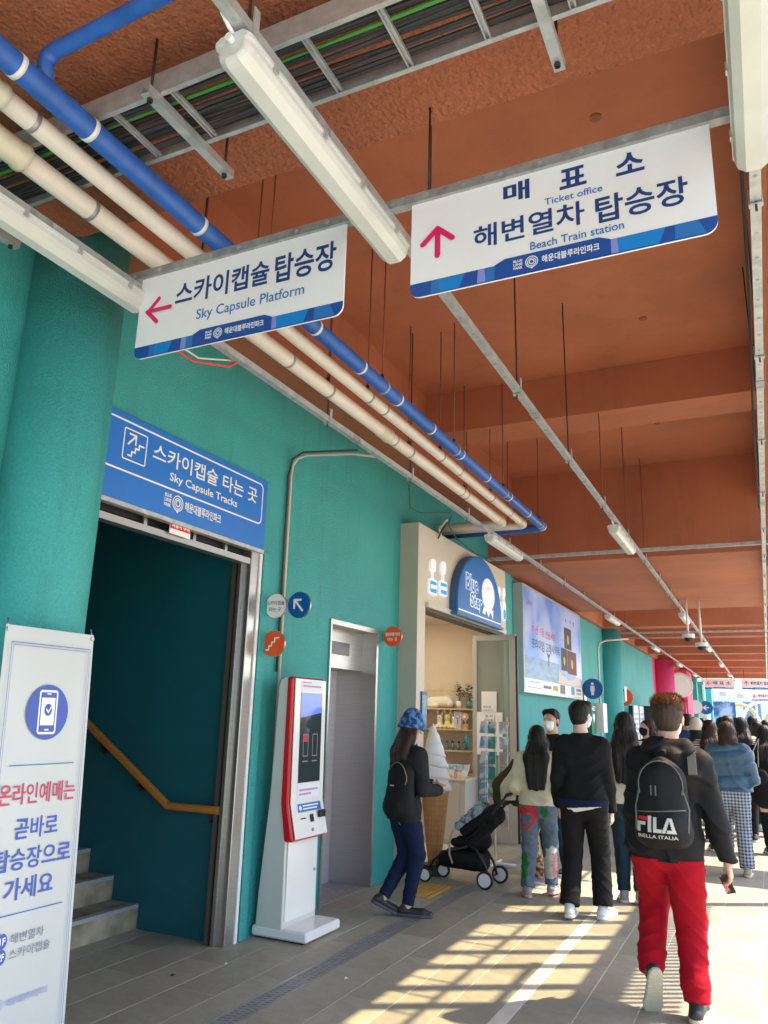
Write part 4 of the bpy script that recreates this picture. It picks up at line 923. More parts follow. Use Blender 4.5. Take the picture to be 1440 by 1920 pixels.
shape(fb, 'fan_picture', INKG, Plane((0, 10.6, 0), (1, 0, 0), (0, 0, 1)), ring(-3.93, 1.59, .036, .012, 20)+[[(-3.94, 1.48), (-3.92, 1.48), (-3.92, 1.555), (-3.94, 1.555)]], .002)
hf_ = root('hand_fan', 'tan handheld fan standing beside the boxed fan', 'fan', (-3.82, 10.6, 1.42)); TAN = mat('tan_plastic', (.55, .33, .17), .4)
MB().disc((-3.82, 10.62, 1.585), (0, -1, 0), .052, .03, 24).build('cage', TAN, hf_); MB().disc((-3.82, 10.588, 1.585), (0, -1, 0), .02, .006, 16).build('hub', INKW, hf_); MB().tube([(-3.82, 10.62, 1.48), (-3.82, 10.61, 1.54)], .011, 10).build('handle', TAN, hf_); box('stand', (-3.855, 10.59, 1.4175), (-3.79, 10.65, 1.485), TAN, hf_)
BOT = mat('bottle_glass_blue', (.16, .34, .42), .15, trans=.3)
for i in range(5):
    x = -4.19+i*.088; b_ = root('souvenir_bottle', '%s small blue glass bottle with a dark pointed cap on the third shelf' % ('first', 'second', 'third', 'fourth', 'fifth')[i], 'bottle', (x, 10.63, 1.133), group='glass bottles on the third shelf')
    MB().tube([(x, 10.63, 1.1335), (x, 10.63, 1.19), (x, 10.63, 1.215), (x, 10.63, 1.23)], [.026, .026, .018, .013], 14).build('glass', BOT, b_); MB().tube([(x, 10.63, 1.2302), (x, 10.63, 1.245), (x, 10.63, 1.262)], [.024, .014, .003], 12).build('cap', BLACK, b_)
vs_ = root('tall_vase', 'tall flared teal glass with a clear foot on the third shelf', 'vase', (-3.80, 10.62, 1.133)); MB().tube([(-3.80, 10.62, 1.1335), (-3.80, 10.62, 1.21), (-3.80, 10.62, 1.33)], [.018, .022, .045], 16).build('glass', POTG, vs_)
cols_ = [(.5, .05, .05), (.12, .25, .2), (.6, .55, .45), (.1, .3, .4), (.55, .5, .2), (.3, .4, .45)]
for i in range(7):
    x = -4.12+i*.068; c = cols_[i % 6]; h = .05+.02*((i*3) % 4)
    k_ = root('souvenir_box', ('red box', 'small red gift box', 'pale candle jar', 'teal lidded tin', 'mustard tin', 'grey blue mug', 'striped tin')[i]+' on the fourth shop shelf', 'box', (x, 10.62, .832))
    if i in (0, 1, 4): box('box', (x-.026, 10.59, .8325), (x+.026, 10.65, .8325+h), mat('goods', c), k_)
    else: MB().tube([(x, 10.62, .8325), (x, 10.62, .8325+h)], .027, 14).build('jar', mat('goods', c), k_); MB().disc((x, 10.62, .833+h), (0, 0, 1), .029, .008, 14).build('lid', SHELFW, k_)
# postcards display on counter
pdn = root('card_tray', 'slanted tray of postcards and yellow souvenirs on the counter', 'display', (-3.8, 10.2, .8))
for r in range(2):
    for i in range(5):
        x = -4.1+i*.095; z = .81+.07*r; y = 10.16+.08*r
        c = cols_[(i*2+r*3) % 6]; MB().add([(x, y, z), (x+.085, y, z), (x+.085, y+.05, z+.085), (x, y+.05, z+.085), (x, y+.01, z), (x+.085, y+.01, z), (x+.085, y+.06, z+.085), (x, y+.06, z+.085)], [(0, 1, 2, 3), (7, 6, 5, 4), (0, 4, 5, 1), (3, 2, 6, 7), (0, 3, 7, 4), (1, 5, 6, 2)]).build('card', ramp_mat('card_print', c, (.35, .5, .65), 18, .4, .6), pdn)
for i in range(6): sdf_mesh('figurine', [rc((-4.06+i*.075, 10.06, .82), (-4.06+i*.075, 10.06, .845), .024, .018)], .008, mat('goods_yellow', (.75, .5, .05)) if i % 2 else mat('goods_lilac', (.45, .3, .5)), pdn).matrix_parent_inverse = wmat(pdn).inverted()
# glazed door leaf standing open
dl = root('glass_door', 'grey framed glass shop door standing open with notices taped on it', 'door', (-3.4, 10.62, 0))
FR = mat('door_frame_grey', (.42, .41, .38), .4, .2); yD = 10.42
a0, a1, zt = -3.645, -3.03, 2.70
for b0, b1, c0, c1 in ((a0, a0+.06, .02, zt), (a1-.09, a1, .02, zt), (a0+.06, a1-.09, zt-.08, zt), (a0+.06, a1-.09, .02, .5)): box('frame', (b0, yD, c0), (b1, yD+.045, c1), FR, dl, .003)
box('glass', (a0+.06, yD+.018, .5), (a1-.09, yD+.026, zt-.08), GLASS, dl); box('edge_seal', (a1+.001, yD, .02), (a1+.025, yD+.05, zt-.02), BLACK, dl); box('inner_stile', (a0+.075, yD+.03, .5), (a0+.13, yD+.06, zt-.09), mat('stile_dark', (.12, .13, .13), .4), dl)
pn = root('paper_notice', 'white paper notices about masks and postcards taped to the glass door', 'notice', (-3.4, yD, 1.6))
for b0, b1, c0, c1 in ((-3.515, -3.30, 1.65, 1.93), (-3.58, -3.22, 1.10, 1.655)): box('sheet', (b0, yD-.006, c0), (b1, yD-.002 if c0 > 1.2 else yD-.001, c1), WHITE, pn)
pq = Plane((0, yD-.006, 0), (1, 0, 0), (0, 0, 1)); text(pn, '마스크', INKG, pq, (-3.49, -3.38, 1.705, 1.74), .03, .001); text(pn, '판매합니다', INKG, pq, (-3.49, -3.35, 1.665, 1.69), .01, .001); text(pn, '엽 서', INKG, pq, (-3.46, -3.36, 1.585, 1.62), .03, .001); text(pn, '1500원', INKG, pq, (-3.475, -3.35, 1.535, 1.565), .02, .001)
# postcard spinner
psn = root('postcard_rack', 'wire postcard rack with blue beach postcards by the glass door', 'rack', (-2.85, 8.9, 0))
MB().tube([(-2.85, 8.9, .02), (-2.85, 8.9, 1.62)], .012, 8).build('pole', WHITE, psn)
MB().tube([(-3.08, 8.9, .03), (-2.62, 8.9, .03)], .014, 8).tube([(-2.85, 8.68, .03), (-2.85, 9.12, .03)], .014, 8).build('foot', WHITE, psn)
cm = [ramp_mat('postcard_a', (.5, .55, .6), (.08, .3, .6), 9, .45, .55), ramp_mat('postcard_b', (.1, .35, .65), (.7, .7, .65), 6, .5, .6), ramp_mat('postcard_c', (.35, .3, .25), (.6, .65, .7), 9, .45, .6), ramp_mat('postcard_d', (.05, .25, .22), (.6, .55, .45), 8, .5, .6)]
k = 0
for j in range(7):
    z = .42+j*.165
    for i, (dx, dy, an) in enumerate(((-.13, -.06, -.5), (0, -.1, 0), (.13, -.06, .5), (-.12, .08, 1.2), (.12, .08, -1.2))):
        c = Vector((-2.85+dx, 8.9+dy, z)); rx = Vector((math.cos(an), math.sin(an), 0)); nrm = Vector((0, 0, 1)).cross(rx)*-1; up = (Vector((0, 0, 1))+nrm*(-.22)).normalized(); W_ = .048
        p = [c-rx*W_, c+rx*W_, c+rx*W_+up*.135, c-rx*W_+up*.135]; q = [a+nrm*-.004 for a in p]
        MB().add(p+q, [(0, 1, 2, 3), (7, 6, 5, 4), (0, 4, 5, 1), (3, 2, 6, 7), (0, 3, 7, 4), (1, 5, 6, 2)]).build('postcard', cm[(k*7+j) % 4], psn); k += 1
mb = MB()
for dx, dy in ((-.18, -.09), (-.08, -.09), (-.05, -.12), (.05, -.12), (.08, -.09), (.18, -.09)): mb.tube([(-2.85+dx, 8.9+dy, .4), (-2.85+dx, 8.9+dy, 1.6)], .003, 5)
tag(mb.build('wire', WHITE, psn), kind='stuff')
# ------------------------------------------------------------------ BILLBOARD
ad = root('light_box', 'large illuminated advertising board of gift boxes over a blue sea', 'billboard', (-3.42, 14, 2.8))
box('case', (-3.499, 11.95, 1.98), (-3.34, 16.25, 3.68), mat('case_silver', (.6, .6, .62), .35, .4), ad)
pA = Plane((-3.339, 0, 0), (0, 1, 0), (0, 0, 1))
skym = bpy.data.materials.new('poster_sky'); skym.use_nodes = True; t = skym.node_tree; n = t.nodes; b = n['Principled BSDF']
tc = n.new('ShaderNodeTexCoord'); nz = n.new('ShaderNodeTexNoise'); nz.inputs['Scale'].default_value = .9; nz.inputs['Detail'].default_value = 3; cr_ = n.new('ShaderNodeValToRGB')
cr_.color_ramp.elements[0].position = .42; cr_.color_ramp.elements[0].color = (.08, .22, .58, 1); cr_.color_ramp.elements[1].position = .6; cr_.color_ramp.elements[1].color = (.34, .42, .68, 1)
t.links.new(tc.outputs['Object'], nz.inputs['Vector']); t.links.new(nz.outputs[0], cr_.inputs[0]); t.links.new(cr_.outputs[0], b.inputs['Base Color']); t.links.new(cr_.outputs[0], b.inputs['Emission Color']); b.inputs['Emission Strength'].default_value = .10; b.inputs['Roughness'].default_value = .3
def R4(a, b_, c, d): return [(a, c), (b_, c), (b_, d), (a, d)]
shape(ad, 'poster_sky', skym, pA, [R4(12.0, 16.2, 2.02, 3.64)], .002)
SEA = ramp_mat('poster_sea', (.02, .16, .42), (.08, .30, .62), 3, .35, .65, .3, stretch=(1, 1, 6)); shape(ad, 'poster_sea', SEA, pA, [R4(12.0, 15.0, 2.16, 2.55)], .003)
shape(ad, 'poster_footer', mat('poster_white', (.7, .72, .75), .3, emit=.06), pA, [R4(12.0, 16.2, 2.02, 2.20)], .004)
shape(ad, 'whale_tail', NAVY, pA, [[(13.49, 2.46), (13.53, 2.46), (13.55, 2.60), (13.66, 2.70), (13.51, 2.66), (13.36, 2.70), (13.48, 2.60)]], .004)
PB1 = mat('poster_dark_red', (.12, .01, .015)); PB2 = mat('poster_dark', (.03, .025, .035)); GOLD = mat('poster_gold', (.6, .38, .05))
shape(ad, 'gift_box_picture', PB2, pA, [R4(14.75, 15.35, 2.88, 3.28), R4(14.45, 14.95, 2.46, 2.87)], .004); shape(ad, 'gift_box_picture', PB1, pA, [R4(14.97, 15.75, 2.42, 2.86)], .005); shape(ad, 'gift_box_picture', GOLD, pA, [circ(15.05, 3.06, .09, 20), circ(14.70, 2.64, .08, 20), circ(15.35, 2.62, .09, 20)], .006)
shape(ad, 'hand_picture', mat('poster_skin', (.75, .62, .55)), pA, [[(14.2, 2.21), (14.25, 2.45), (14.5, 2.38), (15.0, 2.30), (15.9, 2.38), (16.1, 2.32), (16.1, 2.21)]], .0045)
text(ad, '부산 1등', MAG, pA, (12.42, 13.25, 2.93, 3.08), .01, .004); text(ad, '선물세트', mat('ink_crimson', (.55, .01, .03)), pA, (13.3, 14.05, 2.93, 3.06), .01, .004)
text(ad, '프리미엄 고래사어묵', NAVY, pA, (12.42, 14.35, 2.68, 2.86), .012, .004)
text(ad, '고래사', INKG, pA, (12.12, 12.45, 3.36, 3.45), 0, .004); shape(ad, 'poster_mark', INKG, pA, [circ(15.1-.2, 3.42, .04, 14), circ(15.3, 3.42, .04, 14), circ(15.6, 3.42, .05, 14)], .004)
shape(ad, 'footer_tag', mat('tag_blue', (.1, .3, .5)), pA, rframe(12.12, 12.95, 2.06, 2.16, .02, .012)+[R4(15.2, 15.5, 2.04, 2.19)], .006); shape(ad, 'footer_tag', GOLD, pA, [R4(13.75, 14.15, 2.06, 2.15), R4(15.65, 16.1, 2.05, 2.1)], .006)
shape(ad, 'footer_tag', INKG, pA, [R4(13.1, 13.65, 2.08, 2.13), R4(14.3, 14.7, 2.03, 2.19), R4(15.65, 16.1, 2.12, 2.17)], .006)
# ---- far wall fittings
ae = root('defibrillator_box', 'green and white emergency defibrillator cabinet on the teal wall', 'cabinet', (-3.3, 17.9, 1.6))
box('green_panel', (-3.49, 17.4, 1.30), (-3.40, 17.9, 1.95), mat('aed_green', (.0, .16, .09)), ae); box('cabinet', (-3.49, 17.95, 1.32), (-3.25, 18.4, 1.95), WHITE, ae); text(ae, 'AED', INKW, Plane((-3.40, 0, 0), (0, 1, 0), (0, 0, 1)), (17.45, 17.85, 1.78, 1.88), .03, .003)
shape(ae, 'heart_symbol', INKW, Plane((-3.40, 0, 0), (0, 1, 0), (0, 0, 1)), [circ(17.58, 1.66, .06, 14), circ(17.70, 1.66, .06, 14), [(17.52, 1.64), (17.64, 1.5), (17.76, 1.64)]], .003)
for lab, y0, y1, z0, z1 in (('white paper notice on the wall below the blue restroom disc', 17.1, 17.35, 1.98, 2.25), ('narrow white notice on the round teal pier', 20.0, 20.3, 2.05, 2.4)):
    q_ = root('wall_notice', lab, 'notice', (-3.4, y0, z0)); xx = -3.49 if y0 < 19 else -3.1; box('sheet', (xx, y0, z0), (xx+.015, y1, z1), WHITE, q_)
cdt2 = root('wall_conduit', 'thin cream conduit on the teal wall beyond the billboard', 'conduit', (-3.48, 17.2, 2)); MB().tube([(-3.48, 18.9, .02), (-3.48, 18.9, 3.2), (-3.45, 18.95, 3.36), (-3.3, 19, 3.42), (-2.8, 19.1, 3.46)], .02, 8).build('conduit', PVC, cdt2)
vm = root('vending_machine', 'dark boxy machine with a white side behind the queue', 'machine', (-3.1, 23.8, 1)); box('body', (-3.49, 23.2, 0), (-2.6, 25.6, 2.0), mat('machine_dark', (.03, .035, .04), .3), vm); box('side_panel', (-2.599, 24.9, .1), (-2.58, 25.55, 1.95), WHITE, vm)
for i, (y0, lab) in enumerate(((20.9, 'left white information poster board standing in the queue area'), (21.9, 'right white information poster board beside the dark machine'))):
    q_ = root('poster_board', lab, 'poster', (-3.0, y0, 1.5), group='white poster boards'); box('board', (-3.05, y0, 1.1), (-3.02, y0+.75, 1.97), WHITE, q_); box('leg', (-3.05, y0+.3, 0), (-3.02, y0+.36, 1.1), DARK, q_)
    shape(q_, 'print', mat('print_grey', (.35, .4, .5)), Plane((-3.02, 0, 0), (0, 1, 0), (0, 0, 1)), [R4(y0+.1, y0+.65, 1.25+j*.12, 1.31+j*.12) for j in range(5)], .002)
rp = root('round_lit_sign', 'round white lit sign on an arm in front of the pink wall', 'sign', (-2.7, 31, 3)); MB().disc((-2.85, 31.5, 2.92), (0, -1, 0), .46, .12, 36).build('drum', WHITE, rp); MB().disc((-2.85, 31.379, 2.92), (0, -1, 0), .39, .006, 36).build('face', mat('face_mint', (.55, .66, .58), .4, emit=.1), rp); MB().tube([(-3.2, 31.6, 3.1), (-3.3, 31.6, 3.7)], [.1, .02], 8).build('fin', WHITE, rp)
pk_ = root('pink_poster_stand', 'pink poster column with pale round pictures behind the man in red trousers', 'poster', (-2.5, 27, 1)); box('panel', (-2.86, 26.9, 0), (-2.3, 27.05, 2.15), PINK, pk_)
shape(pk_, 'print', mat('print_lilac', (.55, .40, .55)), Plane((0, 26.9, 0), (1, 0, 0), (0, 0, 1)), [circ(-2.70, 1.55, .1, 18, .06), circ(-2.45, 1.25, .11, 18, .08), circ(-2.65, 1.0, .12, 18, .1), R4(-2.78, -2.42, 1.85, 1.92), R4(-2.78, -2.42, 1.72, 1.78)], .004)
# bright end of the passage
LW = mat('canopy_white', (.80, .80, .78), .5)
en = root('white_canopy', 'white scalloped canopy on slim posts beyond the open end', 'canopy', (0, 60, 3))
MB().add([(-5, 58, 4.0), (2.5, 58, 3.1), (2.5, 64, 3.5), (-5, 64, 4.5), (-5, 58, 3.9), (2.5, 58, 3.0), (2.5, 64, 3.4), (-5, 64, 4.4)], [(0, 1, 2, 3), (7, 6, 5, 4), (0, 4, 5, 1), (1, 5, 6, 2), (2, 6, 7, 3), (3, 7, 4, 0)]).build('roof_sheet', LW, en)
for i in range(14):
    x = -4.9+i*.53; z = 3.9-.12*(x+5); box('valance', (x, 57.9, z-.28), (x+.40, 57.94, z), LW if i % 2 else mat('valance_sand', (.6, .5, .38)), en)
for x in (-4.8, -2.6, -.6, 1.4): MB().tube([(x, 58.2, 0), (x, 58.2, 3.1)], .07, 8).build('post', LW, en)
e2 = root('blue_fence_panel', 'blue and lilac printed hoarding panel at the far open end', 'hoarding', (-3, 55, 1)); box('panel', (-4.6, 56.0, 0), (-1.8, 56.1, 2.9), ramp_mat('hoarding_print', (.05, .09, .25), (.42, .42, .58), 1.2, .45, .6), e2); box('post', (-4.7, 55.9, 0), (-4.6, 56.1, 3), LW, e2)
e3 = root('lit_arch', 'yellow and white ornamental arches standing beyond the crowd', 'arch', (0, 66, 2)); YL = mat('arch_yellow', (.55, .45, .22), .5)
for x, r, m in ((-1.8, 1.3, YL), (-.3, 1.5, LW), (1.0, 1.2, YL), (-3.2, 1.2, LW)): MB().tube([(x+r*math.cos(math.pi*i/14), 66, 1.2+r*math.sin(math.pi*i/14)*1.35) for i in range(15)], .13, 8).build('arch', m, e3)
for x in (-3.0, -1.0, .8): MB().tube([(x, 66, 0), (x, 66, 1.4)], .1, 8).build('post', LW, e3)
e4 = root('distant_building', 'pale low building closing the view beyond the open end', 'building', (-6, 100, 0)); box('wall', (-30, 100, 0), (2, 110, 6.5), mat('far_wall', (.62, .66, .66), .8), e4); box('roof', (-31, 99, 6.5), (3, 111, 7), LW, e4)
for i in range(9): box('window', (-28+i*3.2, 99.96, 2), (-26.2+i*3.2, 99.99, 4), mat('far_glass', (.15, .25, .3), .2), e4)
e5 = root('entrance_kiosk', 'teal and white far kiosk with posters near the open end', 'kiosk', (-3.2, 44, 0)); box('body', (-3.49, 43.5, 0), (-2.75, 46.3, 2.6), WHITE, e5); box('poster', (-2.749, 43.8, 1.0), (-2.74, 45.9, 2.4), ramp_mat('kiosk_poster', (.3, .4, .6), (.75, .75, .8), 3), e5)
e6 = root('menu_board', 'dark green menu board high on the far teal wall', 'sign', (-3.3, 41, 3)); box('board', (-2.95, 43.6, 2.7), (-2.9, 46.2, 3.5), mat('menu_green', (.05, .16, .14)), e6)
# ------------------------------------------------------------------ ICE CREAM STATUE
ic = root('ice_cream_statue', 'giant soft-serve ice cream cone statue at the shop entrance', 'statue', (-3.255, 8.1, 0))
cx, cy = -3.255, 8.1
n, mrows = 108, 90; vs = []
for i in range(mrows+1):
    t = i/mrows; z = .10+.74*t; r = .058+.085*t**.9
    for j in range(n):
        a = 2*math.pi*j/n; g1 = abs(((t*15) % 1)-.5)*2; g2 = abs(((j/n*18+.2*t) % 1)-.5)*2
        rr = r+.0065*(1 if (g1 > .8 or g2 > .8) else 0); vs.append((cx+rr*math.cos(a), cy+rr*math.sin(a), z))
fs = [[i*n+j, i*n+(j+1) % n, (i+1)*n+(j+1) % n, (i+1)*n+j] for i in range(mrows) for j in range(n)]
MB().add(vs, fs, True).build('wafer_cone', mat('wafer', (.46, .25, .09), .55, var=.1, vscale=12), ic)
rib = [(cx+(.149-.083*t)*math.cos(-1.2-t*1.1), cy+(.149-.083*t)*math.sin(-1.2-t*1.1), .84-.72*t) for t in [i/12 for i in range(13)]]
MB().tube(rib, .009, 6).build('seam', MATS['wafer'], ic)
mrows = 130; n = 64; vs = []
for i in range(mrows+1):
    t = i/mrows; z = .815+.70*t
    base = .160*(1-t)**.74+.008+.018*math.sin(t*3.1)
    for j in range(n):
        a = 2*math.pi*j/n; ph = (t*6.0+a/(2*math.pi)) % 1; lobe = (abs(math.sin(math.pi*ph)))**.6*(1-.35*ph)
        am = (.036+.024*math.cos(a+.5))*(1-t)**.6*(1 if t < .50 else max(0, 1-(t-.50)/.12)); rr = base-am*.6+am*lobe
        if t > .97: rr *= (1-t)/.03+.02
        dx = -.035*t*t; vs.append((cx+dx+rr*math.cos(a), cy+rr*math.sin(a), z-.02*math.sin(math.pi*ph)))
fs = [[i*n+j, i*n+(j+1) % n, (i+1)*n+(j+1) % n, (i+1)*n+j] for i in range(mrows) for j in range(n)]; fs.append(list(range(n))[::-1]); fs.append([mrows*n+j for j in range(n)])
MB().add(vs, fs, True).build('ice_cream', mat('ice_white', (.84, .84, .85), .35), ic)
MB().disc((cx, cy, .0), (0, 0, 1), .13, .10, 24).build('base', BLACK, ic)
# ------------------------------------------------------------------ PEOPLE
SKIN = mat('skin', (.58, .34, .24), .5, var=.05, vscale=20)
SKINP = mat('skin_pale', (.66, .43, .33), .5, var=.05, vscale=20)
def hairm(name, rgb): return mat(name, rgb, .5, spec=.3, var=.35, vscale=40, stretch=(6, 6, .5), bump=.5, bscale=55, bdist=.004)
HBLK = hairm('hair_black', (.012, .010, .010)); HBRN = hairm('hair_dark_brown', (.035, .016, .011)); HRUST = hairm('hair_rust', (.15, .052, .018)); HSHAV = hairm('hair_cropped', (.055, .035, .022))
def cloth(name, rgb, rough=.9, **k): return mat(name, rgb, rough, var=k.pop('var', .08), vscale=14, bump=k.pop('bump', .25), bscale=k.pop('bscale', 160), bdist=.003, sheen=k.pop('sheen', .0), spec=.22, **k)
C_BLACK = cloth('cloth_black', (.010, .010, .011)); C_CHAR = cloth('cloth_charcoal', (.020, .021, .024)); C_NAVYJ = cloth('cloth_navy_denim', (.006, .014, .045)); C_RED = cloth('cloth_red', (.36, .003, .014)); C_CREAM = cloth('cloth_cream', (.70, .65, .48)); C_JEAN = cloth('cloth_pale_denim', (.12, .17, .23), var=.3); C_BLKT = cloth('cloth_black_trousers', (.010, .010, .011)); C_DNVY = cloth('cloth_dark_teal_denim', (.015, .035, .055)); C_GREY = cloth('cloth_grey', (.22, .22, .23)); C_OLIVE = cloth('cloth_olive', (.06, .055, .018)); C_BEIGE = cloth('cloth_beige', (.42, .36, .27)); C_WHITE = cloth('cloth_white', (.72, .72, .70)); C_PUFF = mat('puffer_blue', (.030, .085, .14), .42, var=.08, vscale=8, bump=.3, bscale=30, bdist=.01); C_BROWN = cloth('cloth_brown', (.12, .07, .045)); C_PINK = cloth('cloth_pink', (.6, .33, .3)); C_BLUEC = cloth('cloth_blue', (.04, .09, .22))
C_STRIPE = ramp_mat('striped_knit', (.62, .60, .54), (.02, .02, .025), 11, .62, .66, .9, tex='wave')
C_CAMO = ramp_mat('floral_print', (.42, .36, .22), (.16, .05, .025), 22, .46, .54, .9); C_HATB = ramp_mat('blue_paisley', (.012, .045, .16), (.10, .25, .50), 26, .46, .58, .9, detail=2)
# check trousers
cm_ = bpy.data.materials.new('check_cloth'); cm_.use_nodes = True; t = cm_.node_tree; n = t.nodes; bb_ = n['Principled BSDF']; bb_.inputs['Roughness'].default_value = .9
tc = n.new('ShaderNodeTexCoord'); sp_ = n.new('ShaderNodeSeparateXYZ'); t.links.new(tc.outputs['Object'], sp_.inputs[0]); outs = []
for axn in ('X', 'Z'):
    m1 = n.new('ShaderNodeMath'); m1.operation = 'MULTIPLY'; m1.inputs[1].default_value = 1/.034; t.links.new(sp_.outputs[axn], m1.inputs[0]); m2 = n.new('ShaderNodeMath'); m2.operation = 'FRACT'; t.links.new(m1.outputs[0], m2.inputs[0]); m3 = n.new('ShaderNodeMath'); m3.operation = 'GREATER_THAN'; m3.inputs[1].default_value = .5; t.links.new(m2.outputs[0], m3.inputs[0]); outs.append(m3.outputs[0])
m4 = n.new('ShaderNodeMath'); m4.operation = 'ADD'; t.links.new(outs[0], m4.inputs[0]); t.links.new(outs[1], m4.inputs[1]); m5 = n.new('ShaderNodeMath'); m5.operation = 'MULTIPLY'; m5.inputs[1].default_value = .5; t.links.new(m4.outputs[0], m5.inputs[0])
crr = n.new('ShaderNodeValToRGB'); crr.color_ramp.elements[0].color = (.42, .46, .50, 1); crr.color_ramp.elements[1].color = (.02, .035, .09, 1); t.links.new(m5.outputs[0], crr.inputs[0]); t.links.new(crr.outputs[0], bb_.inputs['Base Color'])
SH_BLK = mat('shoe_black', (.02, .02, .022), .5, bump=.2, bscale=60); SH_WHT = mat('shoe_white', (.70, .70, .68), .5); SH_GRY = mat('shoe_grey', (.32, .31, .30), .7); SOLE_W = mat('sole_white', (.72, .71, .68), .6); SOLE_B = mat('sole_cream', (.55, .50, .36), .7, bump=.6, bscale=40, bdist=.01); SOLE_G = mat('sole_grey', (.07, .07, .08), .7); SOLE_P = mat('sole_pink', (.7, .35, .35), .6); SH_LIL = mat('shoe_lilac', (.35, .27, .42), .6)
MASKW = mat('mask_white', (.82, .83, .84), .7, bump=.2, bscale=90, bdist=.002)
def strands(o, parent, m, n, L, kind, ctr=None, w_=.0016, seed=1, zmin=None):
    me = o.data; nv = len(me.vertices); co = np.empty(nv*3, np.float32); me.vertices.foreach_get('co', co); co = co.reshape(-1, 3); no = np.empty(nv*3, np.float32); me.vertices.foreach_get('normal', no); no = no.reshape(-1, 3)
    r = np.random.RandomState(seed); idx = r.randint(0, nv, n); V = []; Fc = []
    zlo = co[:, 2].min()+(.11 if kind == 'long' else 0)
    for i in idx:
        low = co[i][2] < zlo
        q = co[i].astype(float); nn = no[i].astype(float)
        if zmin is not None and q[2] < zmin: continue
        if kind == 'long':
            if nn[2] < -.5: continue
            d = V3(0, 0, -1.)+r.normal(0, .12, 3)
            if nn[2] > .6: d = V3(nn[0], nn[1], -.2)+r.normal(0, .25, 3)
            d = nrm(d-nn*(d@nn)*.95+nn*.05); l = L*r.uniform(.5, 1.2)*(.42 if low else 1)
        else:
            d = nrm(nn*.9+V3(0, -.35, .55)*(.9 if nn[2] > .2 else .05)+V3(0, 0, -.45)*(0 if nn[2] > .2 else 1)+r.normal(0, .22, 3)); l = L*r.uniform(.5, 1.1)*(1 if nn[2] > .1 else .45)
        sd = nrm(np.cross(d, nn)+1e-4); b0 = len(V); q = q-nn*.001
        for s in range(4):
            t = s/3; ww = w_*(1-.75*t); V += [q+sd*ww, q-sd*ww]; q = q+d*l/3+nn*(.0012 if kind == 'long' else 0); d = nrm(d+V3(0, 0, -.12)*(1 if kind == 'long' else .15))
        for s in range(3): Fc.append([b0+2*s, b0+2*s+1, b0+2*s+3, b0+2*s+2])
    h_ = obj('hair_strands', fast_mesh('hair_strands', V, Fc), m, parent, True); tag(h_, kind='stuff')
def nrm(v): v = np.array(v, float); return v/np.linalg.norm(v)
def ik(a, b, l1, l2, pole):
    a, b = np.array(a, float), np.array(b, float); d = b-a; L = np.linalg.norm(d); L = min(L, (l1+l2)*.999); u = d/np.linalg.norm(d)
    x = (l1*l1-l2*l2+L*L)/(2*L); h = math.sqrt(max(l1*l1-x*x, 0)); p = np.array(pole, float); p = p-u*(p@u); p = nrm(p)
    return a+u*x+p*h, a+u*L
def rotz(v, a): c, s = math.cos(a), math.sin(a); v = np.array(v, float); return np.array([c*v[0]-s*v[1], s*v[0]+c*v[1], v[2]])
def hand_prims(wr, d, nrm_, side_, s=1., curl=.5, spread=.1):
    """wr wrist; d direction towards the fingers; nrm_ palm normal; side_ towards the thumb"""
    wr, d, n_, sd = np.array(wr, float), nrm(d), nrm(nrm_), nrm(side_); P = []
    kn = wr+d*.085*s
    P.append(rc(wr+d*.005*s, wr+d*.02*s, .023*s, .026*s, .012, flat=(n_, .7)))
    for o in (-.026, -.009, .009, .025): P.append(rc(wr+d*.02*s+sd*o*.6*s, kn+sd*o*s, .015*s, .0125*s, .010, flat=(n_, .75)))
    for o, L in ((.027, .068), (.0095, .078), (-.0085, .072), (-.0265, .056)):
        p0 = kn+sd*o*s; dd = nrm(d+sd*o*spread*6); r0 = .0092*s
        for sg, f in enumerate((.42, .32, .26)):
            an = curl*(.45+.75*sg); q = nrm(dd*math.cos(an)+n_*math.sin(an)); p1 = p0+q*L*f*s; P.append(rc(p0, p1, r0, r0*.93, .003)); p0 = p1; r0 *= .92
    p0 = wr+d*.025*s+sd*.022*s
    for L, a, r in ((.042, .9, .013), (.032, .55, .0108), (.026, .35, .0095)):
        q = nrm(d*math.cos(a)+sd*math.sin(a)*.8+n_*.35*curl*1.4); p1 = p0+q*L*s; P.append(rc(p0, p1, r*s, r*.9*s, .005)); p0 = p1
    return P
def foot_frame(f, H):
    """f=(x,y,z,pitch,yaw): x,y,z is the ball of the foot; pitch lifts the heel"""
    x, y, z, pi_, yw = f; fw = rotz((0, math.cos(pi_), -math.sin(pi_)), yw); up = rotz((0, math.sin(pi_), math.cos(pi_)), yw)
    ball = np.array([x, y, z], float); return ball, fw, up
